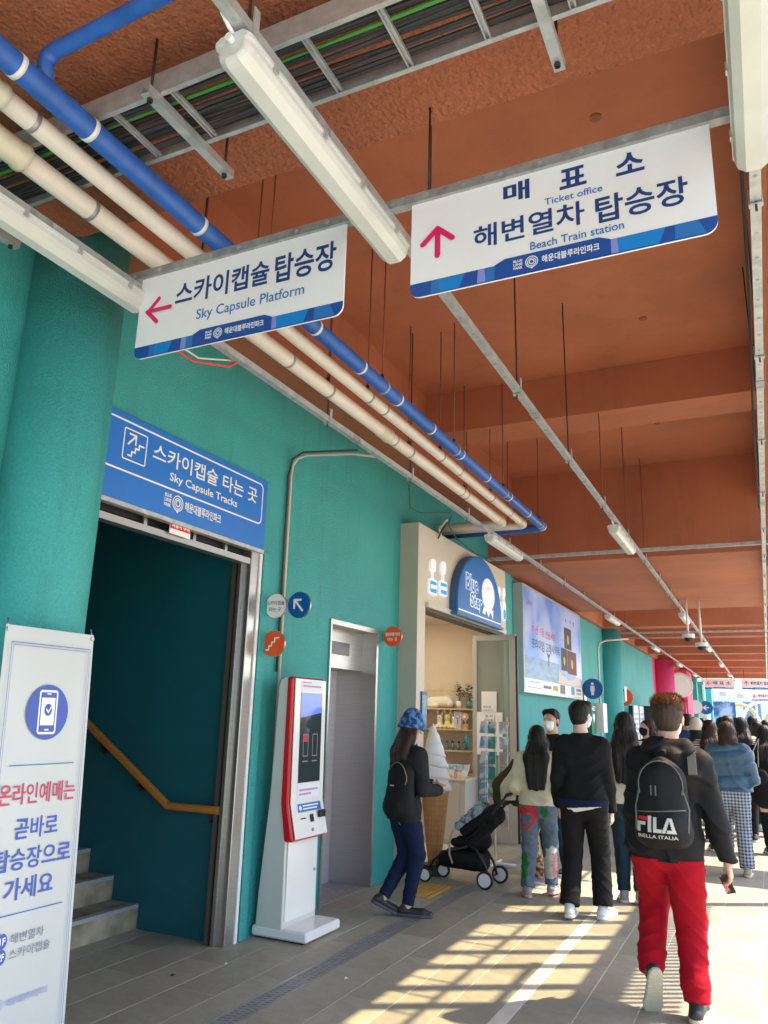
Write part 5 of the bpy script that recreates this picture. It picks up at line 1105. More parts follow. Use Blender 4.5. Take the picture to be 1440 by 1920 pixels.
def person(label, x, y, yaw, H, feet, hands, top=C_BLACK, bottom=C_BLKT, hair=('short', HBLK), shoe=SH_BLK, sole=SOLE_W, vox=.012, loose=.0, legw=.0, hemw=None, hem=.47, lean=(0, 0), head_yaw=0., head_pitch=0., skin=SKINP, mask=None, face=False, fold=.006, hood=False, puffer=False, extra=None, sleeve=1., cuff=False, seed=None, group=None, elbow=None, waistcut=None, cwaist=0., trousers=True, collar=True, legpole=None, curl=.5, handscale=1.):
    R = root('person', label, 'person', (x, y, 0), math.radians(yaw), group)
    seed = seed if seed is not None else int(H*1000+x*77) % 997
    h = lambda k: k*H
    ank = []
    for f in feet:
        ball, fw, up = foot_frame(f, H); heel = ball-fw*h(.105); ank.append(heel+up*h(.048)+fw*h(.025))
    px = (ank[0][0]+ank[1][0])/2; py = (ank[0][1]+ank[1][1])/2
    pel = V3(px*.9, py*.55, h(.52)); l1, l2 = h(.243), h(.243)
    hips = [pel+V3(-h(.052), 0, 0), pel+V3(h(.052), 0, 0)]
    # drop the pelvis if the legs cannot reach
    for _ in range(20):
        if all(np.linalg.norm(hips[i]-ank[i]) < (l1+l2)*.995 for i in (0, 1)): break
        pel[2] -= .01; hips = [q-V3(0, 0, .01) for q in hips]
    knees = []
    for i in (0, 1):
        pole = (legpole[i] if legpole else (0, 1, 0)); kn, _a = ik(hips[i], ank[i], l1, l2, pole); knees.append(kn)
    dz = pel[2]-h(.52)
    lx, ly = lean; N_ = pel+V3(lx*h(.30), ly*h(.30), math.sqrt(max(.05, 1-lx*lx-ly*ly))*h(.30)); chest = pel+(N_-pel)*.72; T = nrm(N_-pel)
    shl = [N_+V3(-h(.094), 0, -h(.040)), N_+V3(h(.094), 0, -h(.040))]
    neck = N_+T*h(.012); hc = neck+T*h(.075)*.6+V3(0, h(.012), h(.045))
    ua, fa = h(.165), h(.15); elb = []; wr = []
    for i in (0, 1):
        ep = (elbow[i] if elbow else ((-.12 if i == 0 else .12), -1, -.1)); e, w2 = ik(shl[i], V3(*hands[i][:3]), ua, fa, ep); elb.append(e); wr.append(w2)
    # head frame
    hy = head_yaw; hp = head_pitch; F = rotz((0, math.cos(hp), math.sin(hp)), hy); U = rotz((0, -math.sin(hp), math.cos(hp)), hy); Rr = np.cross(F, U)
    HS = H*1.07; g_ = lambda k: k*HS
    hd = lambda a, b, c: hc+Rr*a*HS+F*b*HS+U*c*HS
    bv = max(.0055, vox*.55) if vox < .014 else vox*.8
    P = [rc(hd(0, -.010, .018), hd(0, .002, .014), g_(.043), g_(.043), .02), rc(hd(0, .012, -.010), hd(0, .020, -.034), g_(.034), g_(.023), .02), rc(neck-T*g_(.03), hd(0, -.012, -.02), g_(.034), g_(.031), .02)]
    P += [rc(hd(0, .047, .000), hd(0, .056, -.012), g_(.006), g_(.009), .008), rc(hd(-.045, -.004, .004), hd(-.045, -.005, -.012), g_(.011), g_(.008), .004, flat=(Rr, .45)), rc(hd(.045, -.004, .004), hd(.045, -.005, -.012), g_(.011), g_(.008), .004, flat=(Rr, .45)), rc(hd(-.018, .037, .012), hd(.018, .037, .012), g_(.008), g_(.008), .01)]
    if face: P += [rc(hd(-.017, .044, .002), hd(-.021, .042, .002), g_(.008), g_(.007), .004, op='s')]*0+[rc(hd(-.010, .043, -.027), hd(.010, .043, -.027), g_(.005), g_(.005), .005), rc(hd(-.009, .041, -.034), hd(.009, .041, -.034), g_(.005), g_(.005), .005)]
    P += [rc(neck-T*h(.04), pel, h(.06), h(.06), .03, flat=((0, 1, 0), .7)), rc(shl[0], shl[1], h(.035), h(.035), .03)]
    for i in (0, 1):
        P += [rc(shl[i], elb[i], h(.028), h(.023), .01), rc(elb[i], wr[i], h(.023), h(.0155), .01)]
        P += [rc(hips[i], knees[i], h(.045), h(.030), .01), rc(knees[i], ank[i], h(.030), h(.022), .01)]
        fad = nrm(wr[i]-elb[i]); hd_ = hands[i][3] if len(hands[i]) > 3 else None
        d_ = nrm(hd_) if hd_ is not None else nrm(fad+V3(0, 0, -.4)); sgn = -1 if i == 0 else 1
        pn_ = hands[i][4] if len(hands[i]) > 4 else V3(-sgn, .1, 0); pn_ = np.array(pn_, float); pn_ = nrm(pn_-d_*(pn_@d_)); td = hands[i][5] if len(hands[i]) > 5 else V3(0, 1, 0); td = np.array(td, float); td = nrm(td-d_*(td@d_)-pn_*(td@pn_))
        if vox < .014: P += hand_prims(wr[i], d_, pn_, td, H/1.72*handscale, curl)
        else: P += [rc(wr[i], wr[i]+d_*h(.06), h(.02), h(.022), .01), rc(wr[i]+d_*h(.06), wr[i]+d_*h(.09), h(.018), h(.012), .01)]
    sdf_mesh('body', P, bv, skin, R)
    # hair
    ht, hm = hair[0], hair[1]
    sw = lambda a: (lambda X_, Y_, Z_: a*(np.sin(X_*190+Y_*60+2*np.sin(Z_*14))+.6*np.sin(Y_*170-X_*90+np.sin(Z_*22)*2)+.7*np.sin(X_*77-Y_*95+Z_*20)))
    if ht == 'short' or ht == 'quiff':
        A = [rc(hd(0, -.012, .022), hd(0, -.002, .022), g_(.0505), g_(.047), .01), rc(hd(0, -.018, -.008), hd(0, -.014, .01), g_(.040), g_(.045), .01)]
        if ht == 'quiff': A += [rc(hd(-.02, .012, .058), hd(.022, .018, .060), g_(.022), g_(.02), .01)]
        else: A += [rc(hd(-.02, .015, .048), hd(.02, .018, .048), g_(.025), g_(.024), .012)]
        cl_ = [(hd(0, .018, .022), F*.97-U*.55*.9), (hd(0, 0, -.026), -U*1+F*.5)]
        ho = sdf_mesh('hair', A, max(bv, .006), hm, R, cl_, sw(.0007))
        if vox < .012: strands(ho, R, hm, 1500, .013, 'short', seed=seed)
        if len(hair) > 2:
            B = [rc(hd(-.018, -.012, .044), hd(.018, -.012, .044), g_(.036), g_(.036), .012), rc(hd(-.016, .02, .050), hd(.016, .02, .052), g_(.026), g_(.026), .012), rc(hd(0, -.036, .036), hd(0, -.030, .044), g_(.022), g_(.024), .015)]
            ho = sdf_mesh('hair_top', B, bv, hair[2], R, [(hd(0, 0, .024), F*.25-U)], sw(.001)); strands(ho, R, hair[2], 2600, .022, 'short', seed=seed+1)
    elif ht in ('long', 'bob'):
        L = hair[2] if len(hair) > 2 else .30
        A = [rc(hd(0, -.014, .020), hd(0, 0, .018), h(.052), h(.049), .01), rc(hd(0, -.022, .0), hd(0, -.026, -.045), h(.050), h(.047), .02, flat=(F, .85))]
        yb = -(h(.046)+loose*.9+.018); sp1 = hd(0, -.034, -.05); mid = V3(N_[0], N_[1]+yb, N_[2]-h(.02)); e = V3(N_[0]-T[0]*h(L*.6), N_[1]-T[1]*h(L*.6)+yb-h(.014), hc[2]-h(L))
        if ht == 'long': A += [rc(sp1+Rr*o*h(1), mid+Rr*o*h(1.3), h(.036), h(.036), .02, flat=(F, .75)) for o in (-.032, 0, .032)]+[rc(mid+Rr*o*h(1.3), e+Rr*o*h(1.1), h(.036), h(.016+.006*(o == 0)), .02, flat=(F, .7)) for o in (-.034, 0, .034)]
        else: A += [rc(sp1+Rr*o*h(1), sp1+Rr*o*h(1.3)-V3(0, 0, h(L-.05)), h(.036), h(.032), .02, flat=(F, .85)) for o in (-.026, 0, .026)]
        A += [rc(hd(-.044, -.006, .0), hd(-.042, -.004, -.05 if ht == 'bob' else -.10), g_(.014), g_(.010), .01), rc(hd(.044, -.006, .0), hd(.042, -.004, -.05 if ht == 'bob' else -.10), g_(.014), g_(.010), .01)]
        cl_ = [(hd(0, .030, .020), F*.95-U*.30)]
        ho = sdf_mesh('hair', A, max(bv, .0065), hm, R, cl_, sw(.0011))
        if vox < .0135: strands(ho, R, hm, 1400, .07, 'long', seed=seed)
    if hair[-1] == 'cap' or ht == 'hat': pass
    # jacket
    lw = loose; r1 = h(.052)+lw; J = []
    J += [rc(neck-T*h(.035), shl[0]+V3(h(.012), 0, -h(.0)), h(.040)+lw*.6, h(.040)+lw*.8, .04, flat=((0, 1, 0), .9)), rc(neck-T*h(.035), shl[1]+V3(-h(.012), 0, -h(.0)), h(.040)+lw*.6, h(.040)+lw*.8, .04, flat=((0, 1, 0), .9)), rc(N_-T*h(.09)-V3(h(.052), 0, 0), N_-T*h(.09)+V3(h(.052), 0, 0), h(.060)+lw, h(.060)+lw, .05, flat=((0, 1, 0), .82)),
          rc(chest-V3(h(.04), 0, 0), chest+V3(h(.04), 0, 0), h(.066)+lw, None, .05, flat=((0, 1, 0), .82)), rc(pel+T*h(.09)-V3(h(.035), 0, 0), pel+T*h(.09)+V3(h(.035), 0, 0), h(.064)+lw+cwaist, None, .05, flat=((0, 1, 0), .82)), rc(pel-V3(h(.042), 0, h(.0)), pel+V3(h(.042), 0, 0), h(.073)+lw+cwaist, None, .05, flat=((0, 1, 0), .9)), rc(pel-V3(h(.042), 0, h(.10)), pel+V3(h(.042), 0, -h(.10)), h(.070)+lw, None, .05, flat=((0, 1, 0), .85))]
    if collar: J += [rc(neck-T*h(.03), neck+T*h(.008), h(.048), h(.042), .03, cut=True)]
    if hood: J += [rc(neck+V3(-h(.05), -h(.035), -h(.005)), neck+V3(h(.05), -h(.035), -h(.005)), h(.034), None, .015), rc(neck+V3(-h(.052), -h(.03), 0), neck+V3(-h(.035), h(.03), h(.0)), h(.026), None, .02), rc(neck+V3(h(.052), -h(.03), 0), neck+V3(h(.035), h(.03), h(.0)), h(.026), None, .02), rc(neck+V3(-.02, -h(.065), -h(.03)), neck+V3(.02, -h(.065), -h(.03)), h(.032), None, .02)]
    for i in (0, 1):
        k1 = h(.040)+lw*.85; e_, w_ = elb[i], elb[i]+(wr[i]-elb[i])*sleeve
        J += [rc(shl[i], e_, k1, h(.033)+lw*.8, .03), rc(e_, w_, h(.033)+lw*.8, (h(.024)+lw*.6), .015, cut=True)]
        if cuff: J += [rc(w_-nrm(wr[i]-elb[i])*.05, w_+nrm(wr[i]-elb[i])*.002, h(.022)+lw*.3, None, .008, cut=True)]
    hz = h(hem)+dz
    fd = folds(fold, seed)
    if puffer:
        pf_ = lambda X_, Y_, Z_: -.022*np.abs(np.sin((Z_-.02*np.sin(X_*6))*math.pi/.13))**.45+.010
        fdd = lambda X_, Y_, Z_: fd(X_, Y_, Z_)+pf_(X_, Y_, Z_)
    else: fdd = fd
    hemd = [((0, 0, hz), (0, 0, -1))]
    # the hem only cuts the torso, so sleeves are a second pass joined by including arms below the hem through a raised copy
    jk = None
    armlow = min(wr[0][2], wr[1][2], elb[0][2], elb[1][2]) < hz+.02
    if armlow:
        Jt = [p for p in J]; body_only = J[:len(J)-(2 if not cuff else 3)*2]; arms = J[len(body_only):]
        jk = sdf_mesh('jacket', body_only+[p for p in arms if max(p['a'][2], p['b'][2]) > hz+.15], vox, top, R, hemd, fdd)
        for i in (0, 1):
            nA = len(arms)//2; sdf_mesh('sleeve', arms[i*nA:(i+1)*nA], min(vox, .010) if vox < .014 else vox, top, R, (), fdd)
    else: jk = sdf_mesh('jacket', J, vox, top, R, hemd, fdd)
    # trousers
    if trousers:
        lg = legw; hw = hemw if hemw is not None else lg
        for_ = [rc(pel-V3(h(.04), 0, -h(.03)), pel+V3(h(.04), 0, h(.03)), h(.068)+lg*.6, None, .04, flat=((0, 1, 0), .9)), rc(pel-V3(h(.045), 0, h(.02)), pel+V3(h(.045), 0, -h(.02)), h(.066)+lg*.6, None, .03, flat=((0, 1, 0), .95))]
        for i in (0, 1):
            aend = ank[i]+(knees[i]-ank[i])*.02
            for_ += [rc(hips[i]-V3(0, 0, h(.02)), knees[i], h(.056)+lg, h(.040)+lg, .018), rc(knees[i], aend, h(.040)+lg, h(.027)+hw, .02, cut=True)]
            if cuff: for_ += [rc(aend+(knees[i]-aend)*.22, aend+(knees[i]-aend)*.10, h(.034)+hw, h(.031)+hw*.6, .02), rc(aend+(knees[i]-aend)*.05, aend+(knees[i]-aend)*.0, h(.030)+hw*.3, None, .008, cut=True)]
        f2 = folds(fold*.62, seed+5, 60, 14)
        sdf_mesh('trousers', for_, vox*.95, bottom, R, [((0, 0, h(waistcut if waistcut else hem+.010)+dz), (0, 0, 1)), ((0, 0, .02), (0, 0, -1))], f2)
    # shoes
    for i in (0, 1):
        ball, fw, up = foot_frame(feet[i], H); sd = np.cross(fw, up); heel = ball-fw*h(.105); toe = ball+fw*h(.035); s_ = h(1)
        b0 = up*.022
        A = [rc(heel+b0+up*.018, ball+b0+up*.012, s_*.019, s_*.022, .02), rc(ball+b0+up*.008, toe+b0+up*.004, s_*.023, s_*.018, .02, flat=(up, .8)), rc(heel+b0+up*.02, heel+fw*h(.02)+up*h(.052), s_*.021, s_*.024, .02, cut=True)]
        sdf_mesh('shoe', A, min(vox, .008) if vox < .014 else vox*.8, shoe, R, [(ball+up*.024, -up)])
        B = [rc(heel+up*.012-fw*.004, ball+up*.012, s_*.0235, s_*.031, .015), rc(ball+up*.012, toe+up*.012, s_*.031, s_*.021, .015)]
        sdf_mesh('sole', B, min(vox, .0075) if vox < .014 else vox*.7, sole, R, [(ball+up*.027, up), (ball, -up)])
    if mask is not None:
        M_ = [rc(hd(0, .030, -.012), hd(0, .030, -.026), g_(.0345), g_(.030), .01), rc(hd(0, .054, -.004), hd(0, .058, -.022), g_(.012), g_(.013), .015)]
        sdf_mesh('face_mask', M_, bv, mask, R, [(hd(0, .018, -.01), -F), (hd(0, .04, .002), U*.9+F*-.2)])
        mb = MB()
        for s in (-1, 1): mb.tube([tuple(wmat(R) @ Vector(hd(s*.030, .028, .0-.005))), tuple(wmat(R) @ Vector(hd(s*.046, -.006, .006)))], .0018, 5)
        mb.build('mask_loop', mask, R)
    if face:
        for s in (-1, 1):
            c = wmat(R) @ Vector(hd(s*.0185, .0385, .0045)); fwv = (wmat(R).to_3x3() @ Vector(F)).normalized(); upv = (wmat(R).to_3x3() @ Vector(U)).normalized(); rt_ = fwv.cross(upv)
            MB().disc(c+fwv*.004, fwv, .0115, .0022, 16, .0052).build('eye', MATS.get('eye_white') or mat('eye_white', (.6, .58, .56), .3), R)
            MB().disc(c+fwv*.0063, fwv, .0050, .0008, 14, .0050).build('iris', BLACK, R)
            MB().tube([c+rt_*(-.013)+upv*.0052+fwv*.004, c+upv*.0078+fwv*.006, c+rt_*.013+upv*.005+fwv*.003], .0017, 5).build('eyelid', HBLK, R)
            MB().tube([c+rt_*(-.015)+upv*.016+fwv*.006, c+upv*.021+fwv*.008, c+rt_*.016+upv*.016+fwv*.003], .0032, 5).build('eyebrow', HBLK, R)
    return dict(R=R, hd=hd, pel=pel, N=N_, T=T, shl=shl, elb=elb, wr=wr, jacket=jk, H=H, F=F, U=U, Rr=Rr, hips=hips, knees=knees, ank=ank, neck=neck, hz=hz)
def L2W(p, v): return wmat(p['R']) @ Vector(v)
def strap(p, pts, r, m, name='strap', w_=.02):
    """flat belt through local points"""
    mb = MB(); pts = [Vector(L2W(p, q)) for q in pts]; loops = []
    for i, q in enumerate(pts):
        d = (pts[min(i+1, len(pts)-1)]-pts[max(i-1, 0)]).normalized(); side = d.cross(Vector((0, 1, 0)) if abs(d.y) < .9 else Vector((0, 0, 1))).normalized(); n_ = d.cross(side)
        loops.append([q+side*w_+n_*r, q-side*w_+n_*r, q-side*w_-n_*r, q+side*w_-n_*r])
    mb.loft(loops); return mb.build(name, m, p['R'])
stand = lambda w_=.09, y0=0., y1=0., o=.12: [(-w_, y0, 0, 0, o), (w_, y1, 0, 0, -o)]
hang = lambda H, o=.175, y=.03, z=.49: [(-o, y, H*z), (o, y, H*z)]
# 1 man in red trousers
H = 1.75
fL = (-.150, -.06, .035, 1.15, .38); fR = (.10, .06, 0, .0, -.12)
red = person('man in a black hoodie and bright red trousers with a black backpack, walking away', -.575, 5.22, 2, H, [fL, fR], [(-.235, .10, .84), (.30, .02, .81, (0.12, .1, -1), (-1, .2, 0), (0, 1, 0))], top=cloth('cloth_hoodie', (.011, .011, .012), .7, bscale=220), bottom=C_RED, hair=('short', HSHAV, HRUST), shoe=SH_BLK, sole=SOLE_B, vox=.0072, loose=.016, legw=.022, hemw=.022, hem=.462, fold=.011, hood=True, cuff=True, lean=(.09, .03), head_yaw=-.18, head_pitch=-.05, skin=SKIN, mask=MASKW, curl=.75, legpole=[(0, .8, -.3), (0, 1, 0)], seed=3)
BAGM = cloth('bag_black', (.010, .010, .011), .6, bscale=120); BAGM2 = mat('bag_grey_trim', (.16, .155, .14), .6)
def backpack(lab, p, c, hgt, wid, dep, m, yaw=0., tilt=0., trim=None, vox=.010):
    """c: centre of the bag's back panel in the person's local frame; the bag grows towards -y"""
    R0 = p['R']; rt = root('backpack', lab, 'backpack', tuple(L2W(p, c)), R0.rotation_euler.z+yaw)
    w2, h2 = wid/2, hgt/2; A = []
    for s in (-1, 1): A += [rc((s*(w2-.07), -dep*.45, -h2+.07), (s*(w2-.085), -dep*.40, h2-.12), .07, .06, .05)]
    A += [rc((-w2+.09, -dep*.5, -h2+.08), (w2-.09, -dep*.5, -h2+.08), .08, None, .05), rc((0, -dep*.45, -h2+.1), (0, -dep*.38, h2-.09), .10, .085, .06), rc((-.03, -dep*.62, -h2+.08), (.03, -dep*.62, -h2+.10), .085, None, .03)]
    b_ = sdf_mesh('bag', A, vox, m, rt, [((0, 0, 0), (0, 1, 0))], folds(.006, 9, 24, 9))
    MBH = MB(); M_ = wmat(rt)
    MBH.tube([M_ @ Vector((-.035, -.04, h2-.03)), M_ @ Vector((-.02, -.05, h2+.03)), M_ @ Vector((.02, -.05, h2+.03)), M_ @ Vector((.035, -.04, h2-.03))], .009, 8).build('handle', m, rt)
    zp = []
    pr = projector(bvh_of(b_), M_.to_3x3() @ Vector((0, 1, 0)), .003)
    for i in range(15):
        a = math.radians(-20+220*i/14); zp.append(pr(M_ @ Vector((w2*.78*math.cos(a), -.1, h2*.35+.55*h2*math.sin(a)))))
    MBH = MB().tube(zp, .004, 6).build('zip', trim or BAGM2, rt)
    return rt, b_, pr
bp, bag, pr = backpack('black backpack with a white four letter logo worn by the man in red trousers', red, (-.02, -.125, 1.155), .49, .315, .19, BAGM, -.06)
M_ = wmat(bp); rv = M_.to_3x3() @ Vector((1, 0, 0)); plb = Plane(M_ @ Vector((0, -.26, 0)), rv, (0, 0, 1))
def inpoly(x, y, pg):
    c = False
    for (x0, y0), (x1, y1) in zip(pg, pg[1:]+pg[:1]):
        if (y0 > y) != (y1 > y) and x < (x1-x0)*(y-y0)/(y1-y0)+x0: c = not c
    return c
def letterform(nm, polys, m, st_=.0032):
    mb = MB()
    for pgn in polys:
        xs = [q[0] for q in pgn]; ys = [q[1] for q in pgn]; nx = max(1, round((max(xs)-min(xs))/st_)); ny = max(1, round((max(ys)-min(ys))/st_)); dx = (max(xs)-min(xs))/nx; dy = (max(ys)-min(ys))/ny
        for i in range(nx):
            for j in range(ny):
                a, b_ = min(xs)+i*dx, min(ys)+j*dy
                if inpoly(a+dx/2, b_+dy/2, pgn): mb.poly([pr(plb.pt(u, v, 0)) for u, v in ((a, b_), (a+dx, b_), (a+dx, b_+dy), (a, b_+dy))])
    mb.build(nm, m, bp)
LWH = mat('logo_cream', (.62, .60, .55), .6); LRD = mat('logo_red', (.55, .02, .03), .6)
y0_, y1_ = -.165, -.085
def dense(poly, n=3):
    return poly
letterform('logo_letter', [[(-.135, y0_), (-.115, y0_), (-.115, -.130), (-.135, -.130)], [(-.135, -.130), (-.085, -.130), (-.085, -.112), (-.135, -.112)]], LWH)
letterform('logo_bar', [[(-.135, -.104), (-.075, -.104), (-.075, y1_), (-.128, y1_)]], LRD)
letterform('logo_letter', [[(-.072, y0_), (-.052, y0_), (-.052, y1_+.005), (-.072, y1_+.005)]], LWH)
letterform('logo_letter', [[(-.042, y0_), (.002, y0_), (.006, y0_+.018), (-.022, y0_+.018), (-.022, y1_), (-.042, y1_)]], LWH)
letterform('logo_letter', [[(.004, y0_), (.024, y0_), (.052, y1_), (.036, y1_)], [(.044, y1_), (.060, y1_), (.084, y0_), (.064, y0_)], [(.030, y0_), (.066, y0_), (.064, y0_+.018), (.036, y0_+.018)]], LWH)
text(bp, 'BIELLA ITALIA', LWH, plb, (-.13, .09, -.197, -.178), .012, 0, 'logo_lettering', pr)
shape(bp, 'logo_print', BAGM2, plb, [], 0) if 0 else None
for s in (-1, 1):
    MB().tube([pr(plb.pt(.14*s, -.16)), pr(plb.pt(.145*s, -.04)), pr(plb.pt(.12*s, .06))], .006, 6).build('pocket_piping', BAGM2, bp)
    mb = MB(); mb.poly([pr(plb.pt(a+s*.013-.035, b_)) for a, b_ in ((-.004, .03), (.004, .03), (.004, .085), (-.004, .085))]); mb.build('zip_pull', BAGM2, bp)
MB().tube([pr(plb.pt(a, -.052+.01*math.sin(a*9))) for a in [-.13+.26*i/12 for i in range(13)]], .0035, 6).build('pocket_zip', BAGM2, bp)
for s in (-1, 1): strap(red, [red['shl'][(s+1)//2]+V3(-s*.03, -.13, -.06), red['shl'][(s+1)//2]+V3(-s*.035, -.075, .055), red['shl'][(s+1)//2]+V3(-s*.035, .0, .088), red['shl'][(s+1)//2]+V3(-s*.03, .10, .03)], .006, BAGM2 if s > 0 else BAGM, 'bag_strap', .024)
tk = root('snack_packet', 'small pink and black printed packet held by the man in red trousers', 'packet', tuple(L2W(red, red['wr'][1]+V3(.0, .02, -.11))))
c = Vector(L2W(red, red['wr'][1]+V3(-.015, .015, -.115))); a_ = Vector((.35, .15, -.93)).normalized(); b_ = Vector((.86, -.30, .28)).normalized(); n_ = a_.cross(b_).normalized()
pk3 = [c-b_*.028-a_*.04, c+b_*.028-a_*.04, c+b_*.028+a_*.065, c-b_*.028+a_*.065]
MB().add(pk3+[q+n_*.006 for q in pk3], [(3, 2, 1, 0), (4, 5, 6, 7), (0, 1, 5, 4), (1, 2, 6, 5), (2, 3, 7, 6), (3, 0, 4, 7)]).build('wrapper', ramp_mat('wrapper_print', (.03, .025, .03), (.62, .35, .28), 34, .5, .56), tk)
# 2 girl with bucket hat and backpack
H = 1.61; yw = -32
gf = [(-.15, -.14, .012, .45, -.35), (.02, .04, 0, .0, -.75)]
girl = person('young woman in a blue patterned bucket hat and charcoal cardigan by the cone statue', -2.71, 6.38, yw, H, gf, [(-.03, .17, 1.02, (.8, .2, 0)), (.07, .17, .98, (-.8, .3, .05), (0, -1, .2), (0, 0, 1))], top=C_CHAR, bottom=C_NAVYJ, hair=('long', HBRN, .27), shoe=SH_BLK, sole=SOLE_G, vox=.0095, loose=.008, legw=.006, hemw=.006, hem=.455, fold=.008, head_yaw=-.12, head_pitch=-.15, seed=11, lean=(.05, .05), elbow=[(-.5, -.6, -.6), (.45, -.7, -.7)])
hat = []
c0 = girl['hd'](0, -.004, .030)
U, F = girl['U'], girl['F']
sdf_mesh('bucket_hat', [rc(c0+U*.0, c0+U*.022, .101, .092, .01), rc(c0+U*.02, c0+U*.030, .096, .088, .01), rc(c0-U*.060, c0+U*.015, .128, .102, .01, cut=True, cuta=True), rc(c0-U*.08, c0-U*.01, .114, .090, .008, op='s')], .007, C_HATB, girl['R'], [(c0-U*.058, -U)], lambda X_, Y_, Z_: .003*np.sin(X_*40+Z_*30)*np.sin(Y_*36))
sdf_mesh('shirt_hem', [rc(girl['pel']+V3(.02, .03, -.035), girl['pel']+V3(.05, .03, -.03), .128, None, .01, flat=((0, 1, 0), .95))], .010, C_PINK, girl['R'], [((0, 0, girl['hz']-.045), (0, 0, -1)), ((0, 0, girl['hz']+.02), (0, 0, 1))])
bp2, bag2, pr2 = backpack('dark rounded backpack worn by the woman in the bucket hat', girl, (.0, -.10, 1.00), .46, .32, .22, cloth('bag_dark', (.010, .010, .012), .7), .1, trim=mat('zip_tan', (.30, .22, .14)))
M_ = wmat(bp2); pl2 = Plane(M_ @ Vector((0, -.28, 0)), M_.to_3x3() @ Vector((1, 0, 0)), (0, 0, 1)); mb = MB(); mb.poly([pr2(pl2.pt(a, b)) for a, b in ((-.03, .02), (.02, .02), (.02, .03), (-.03, .03))]); mb.build('label_tab', mat('tab_gold', (.6, .5, .3)), bp2)
for s in (-1, 1): strap(girl, [girl['shl'][(s+1)//2]+V3(-s*.03, -.10, -.08), girl['shl'][(s+1)//2]+V3(-s*.03, -.05, .045), girl['shl'][(s+1)//2]+V3(-s*.03, .03, .065), girl['shl'][(s+1)//2]+V3(-s*.01, .085, -.06), girl['shl'][(s+1)//2]+V3(s*.03, .01, -.24), girl['shl'][(s+1)//2]+V3(s*.0, -.08, -.36)], .005, BAGM, 'bag_strap', .016)
# 3 cream girl in painted jeans
cg = person('girl with long black hair, cream sweatshirt and jeans painted with a red heart', -2.06, 7.80, 8, 1.54, [(-.13, -.04, 0, 0, .25), (.13, .10, 0, .1, -.2)], [(-.205, .12, .90), (.20, .14, .88)], top=C_CREAM, bottom=C_JEAN, hair=('long', HBLK, .30), shoe=SH_GRY, sole=SOLE_P, vox=.0080, loose=.022, legw=.012, hemw=.020, hem=.515, fold=.009, head_yaw=.12, seed=21, sleeve=.9, cwaist=-.01)
def paint(p, nm, m, cx, cz, fn, R_=.16, n=18, target='trousers'):
    tr = [c for c in p['R'].children if c.name.startswith(target)][0]; P_ = projector(bvh_of(tr), Vector((0, 1, 0)), .0025, .6); mb = MB(); st_ = 2*R_/n
    base = Vector((0, p['R'].location.y, 0))
    for i in range(n*2):
        for j in range(n*3):
            a = cx-R_+(i+.5)*st_*.5; b = cz-R_+(j+.5)*st_*.5
            if abs(b-cz) > R_*1.4 or not fn((a-cx)/R_, (b-cz)/R_): continue
            q = [P_(Vector((a+da*st_*.25, base.y, b+db*st_*.25))) for da, db in ((-1, -1), (1, -1), (1, 1), (-1, 1))]
            if any(abs(z.y-base.y) < 1e-6 for z in q) or max(abs(q[0].y-z.y) for z in q) > .04 or abs(q[0].y-base.y) > .28: continue
            mb.poly(q)
    if mb.v: mb.build(nm, m, p['R'])
def heart(u, v):
    f = lambda u, v, s: ((u/s)**2+(v/s-.75*math.sqrt(abs(u/s)))**2 < 1)
    return f(u, v+.15, .85) and not f(u, v+.2, .45)
PR = mat('paint_red', (.55, .03, .04), .7); PG = mat('paint_green', (.01, .16, .03), .7); PSV = mat('paint_silver', (.55, .55, .48), .5); PPK = mat('paint_coral', (.75, .18, .17), .7)
hx = cg['R'].location.x
paint(cg, 'painted_heart', PR, hx-.085, .665, heart, .125)
wob = lambda u, v: u*u/(.30+.08*math.sin(v*7))+v*v/1.6 < 1+.15*math.sin(9*u+5*v)
paint(cg, 'painted_patch', PG, hx+.085, .735, lambda u, v: u*u/.5+v*v/.7 < 1+.3*math.sin(9*u+6*v), .05)
paint(cg, 'painted_patch', PG, hx-.115, .25, wob, .095)
paint(cg, 'painted_patch', PSV, hx+.105, .27, wob, .12)
paint(cg, 'painted_patch', PPK, hx+.165, .26, lambda u, v: u*u/.18+v*v/1.4 < 1, .10)
# 4 masked man looking back
m2 = person('man with short black hair and white mask turned towards the viewer', -2.18, 8.80, 172, 1.70, stand(.10, 0, .05), [(-.22, .05, .86), (.22, .05, .86)], top=C_BLACK, bottom=C_DNVY, hair=('short', HBLK), shoe=SH_BLK, sole=SOLE_W, vox=.011, loose=.012, hem=.46, head_yaw=-.12, head_pitch=-.08, face=True, mask=MASKW, seed=31, skin=SKIN)
# 5 man in black
bm = person('tall man in a black jacket over a white shirt hem and wide black trousers', -1.52, 7.22, 4, 1.76, [(-.115, -.04, 0, .08, .05), (.19, .09, 0, .0, -.3)], [(-.215, .07, .86), (.235, .07, .84, (0, .15, -1), (-1, .3, 0), (0, 1, 0))], top=C_BLACK, bottom=C_BLKT, hair=('short', HBLK), shoe=SH_WHT, sole=SOLE_W, vox=.0080, loose=.016, legw=.014, hemw=.036, hem=.515, fold=.007, head_yaw=-.45, mask=MASKW, seed=41, cwaist=-.006, collar=True, curl=.9)
for nm, m_, z0, z1, rr in (('shirt_hem', C_WHITE, -.070, -.02, .150), ('sweater_hem', C_NAVYJ, -.038, .03, .156)):
    sdf_mesh(nm, [rc(bm['pel']-V3(.06, 0, 0), bm['pel']+V3(.06, 0, 0), rr, None, .01, flat=((0, 1, 0), .90))], .009, m_, bm['R'], [((0, 0, bm['hz']+z0), (.25 if nm == 'shirt_hem' else .1, 0, -1)), ((0, 0, bm['hz']+z1), (0, 0, 1))])
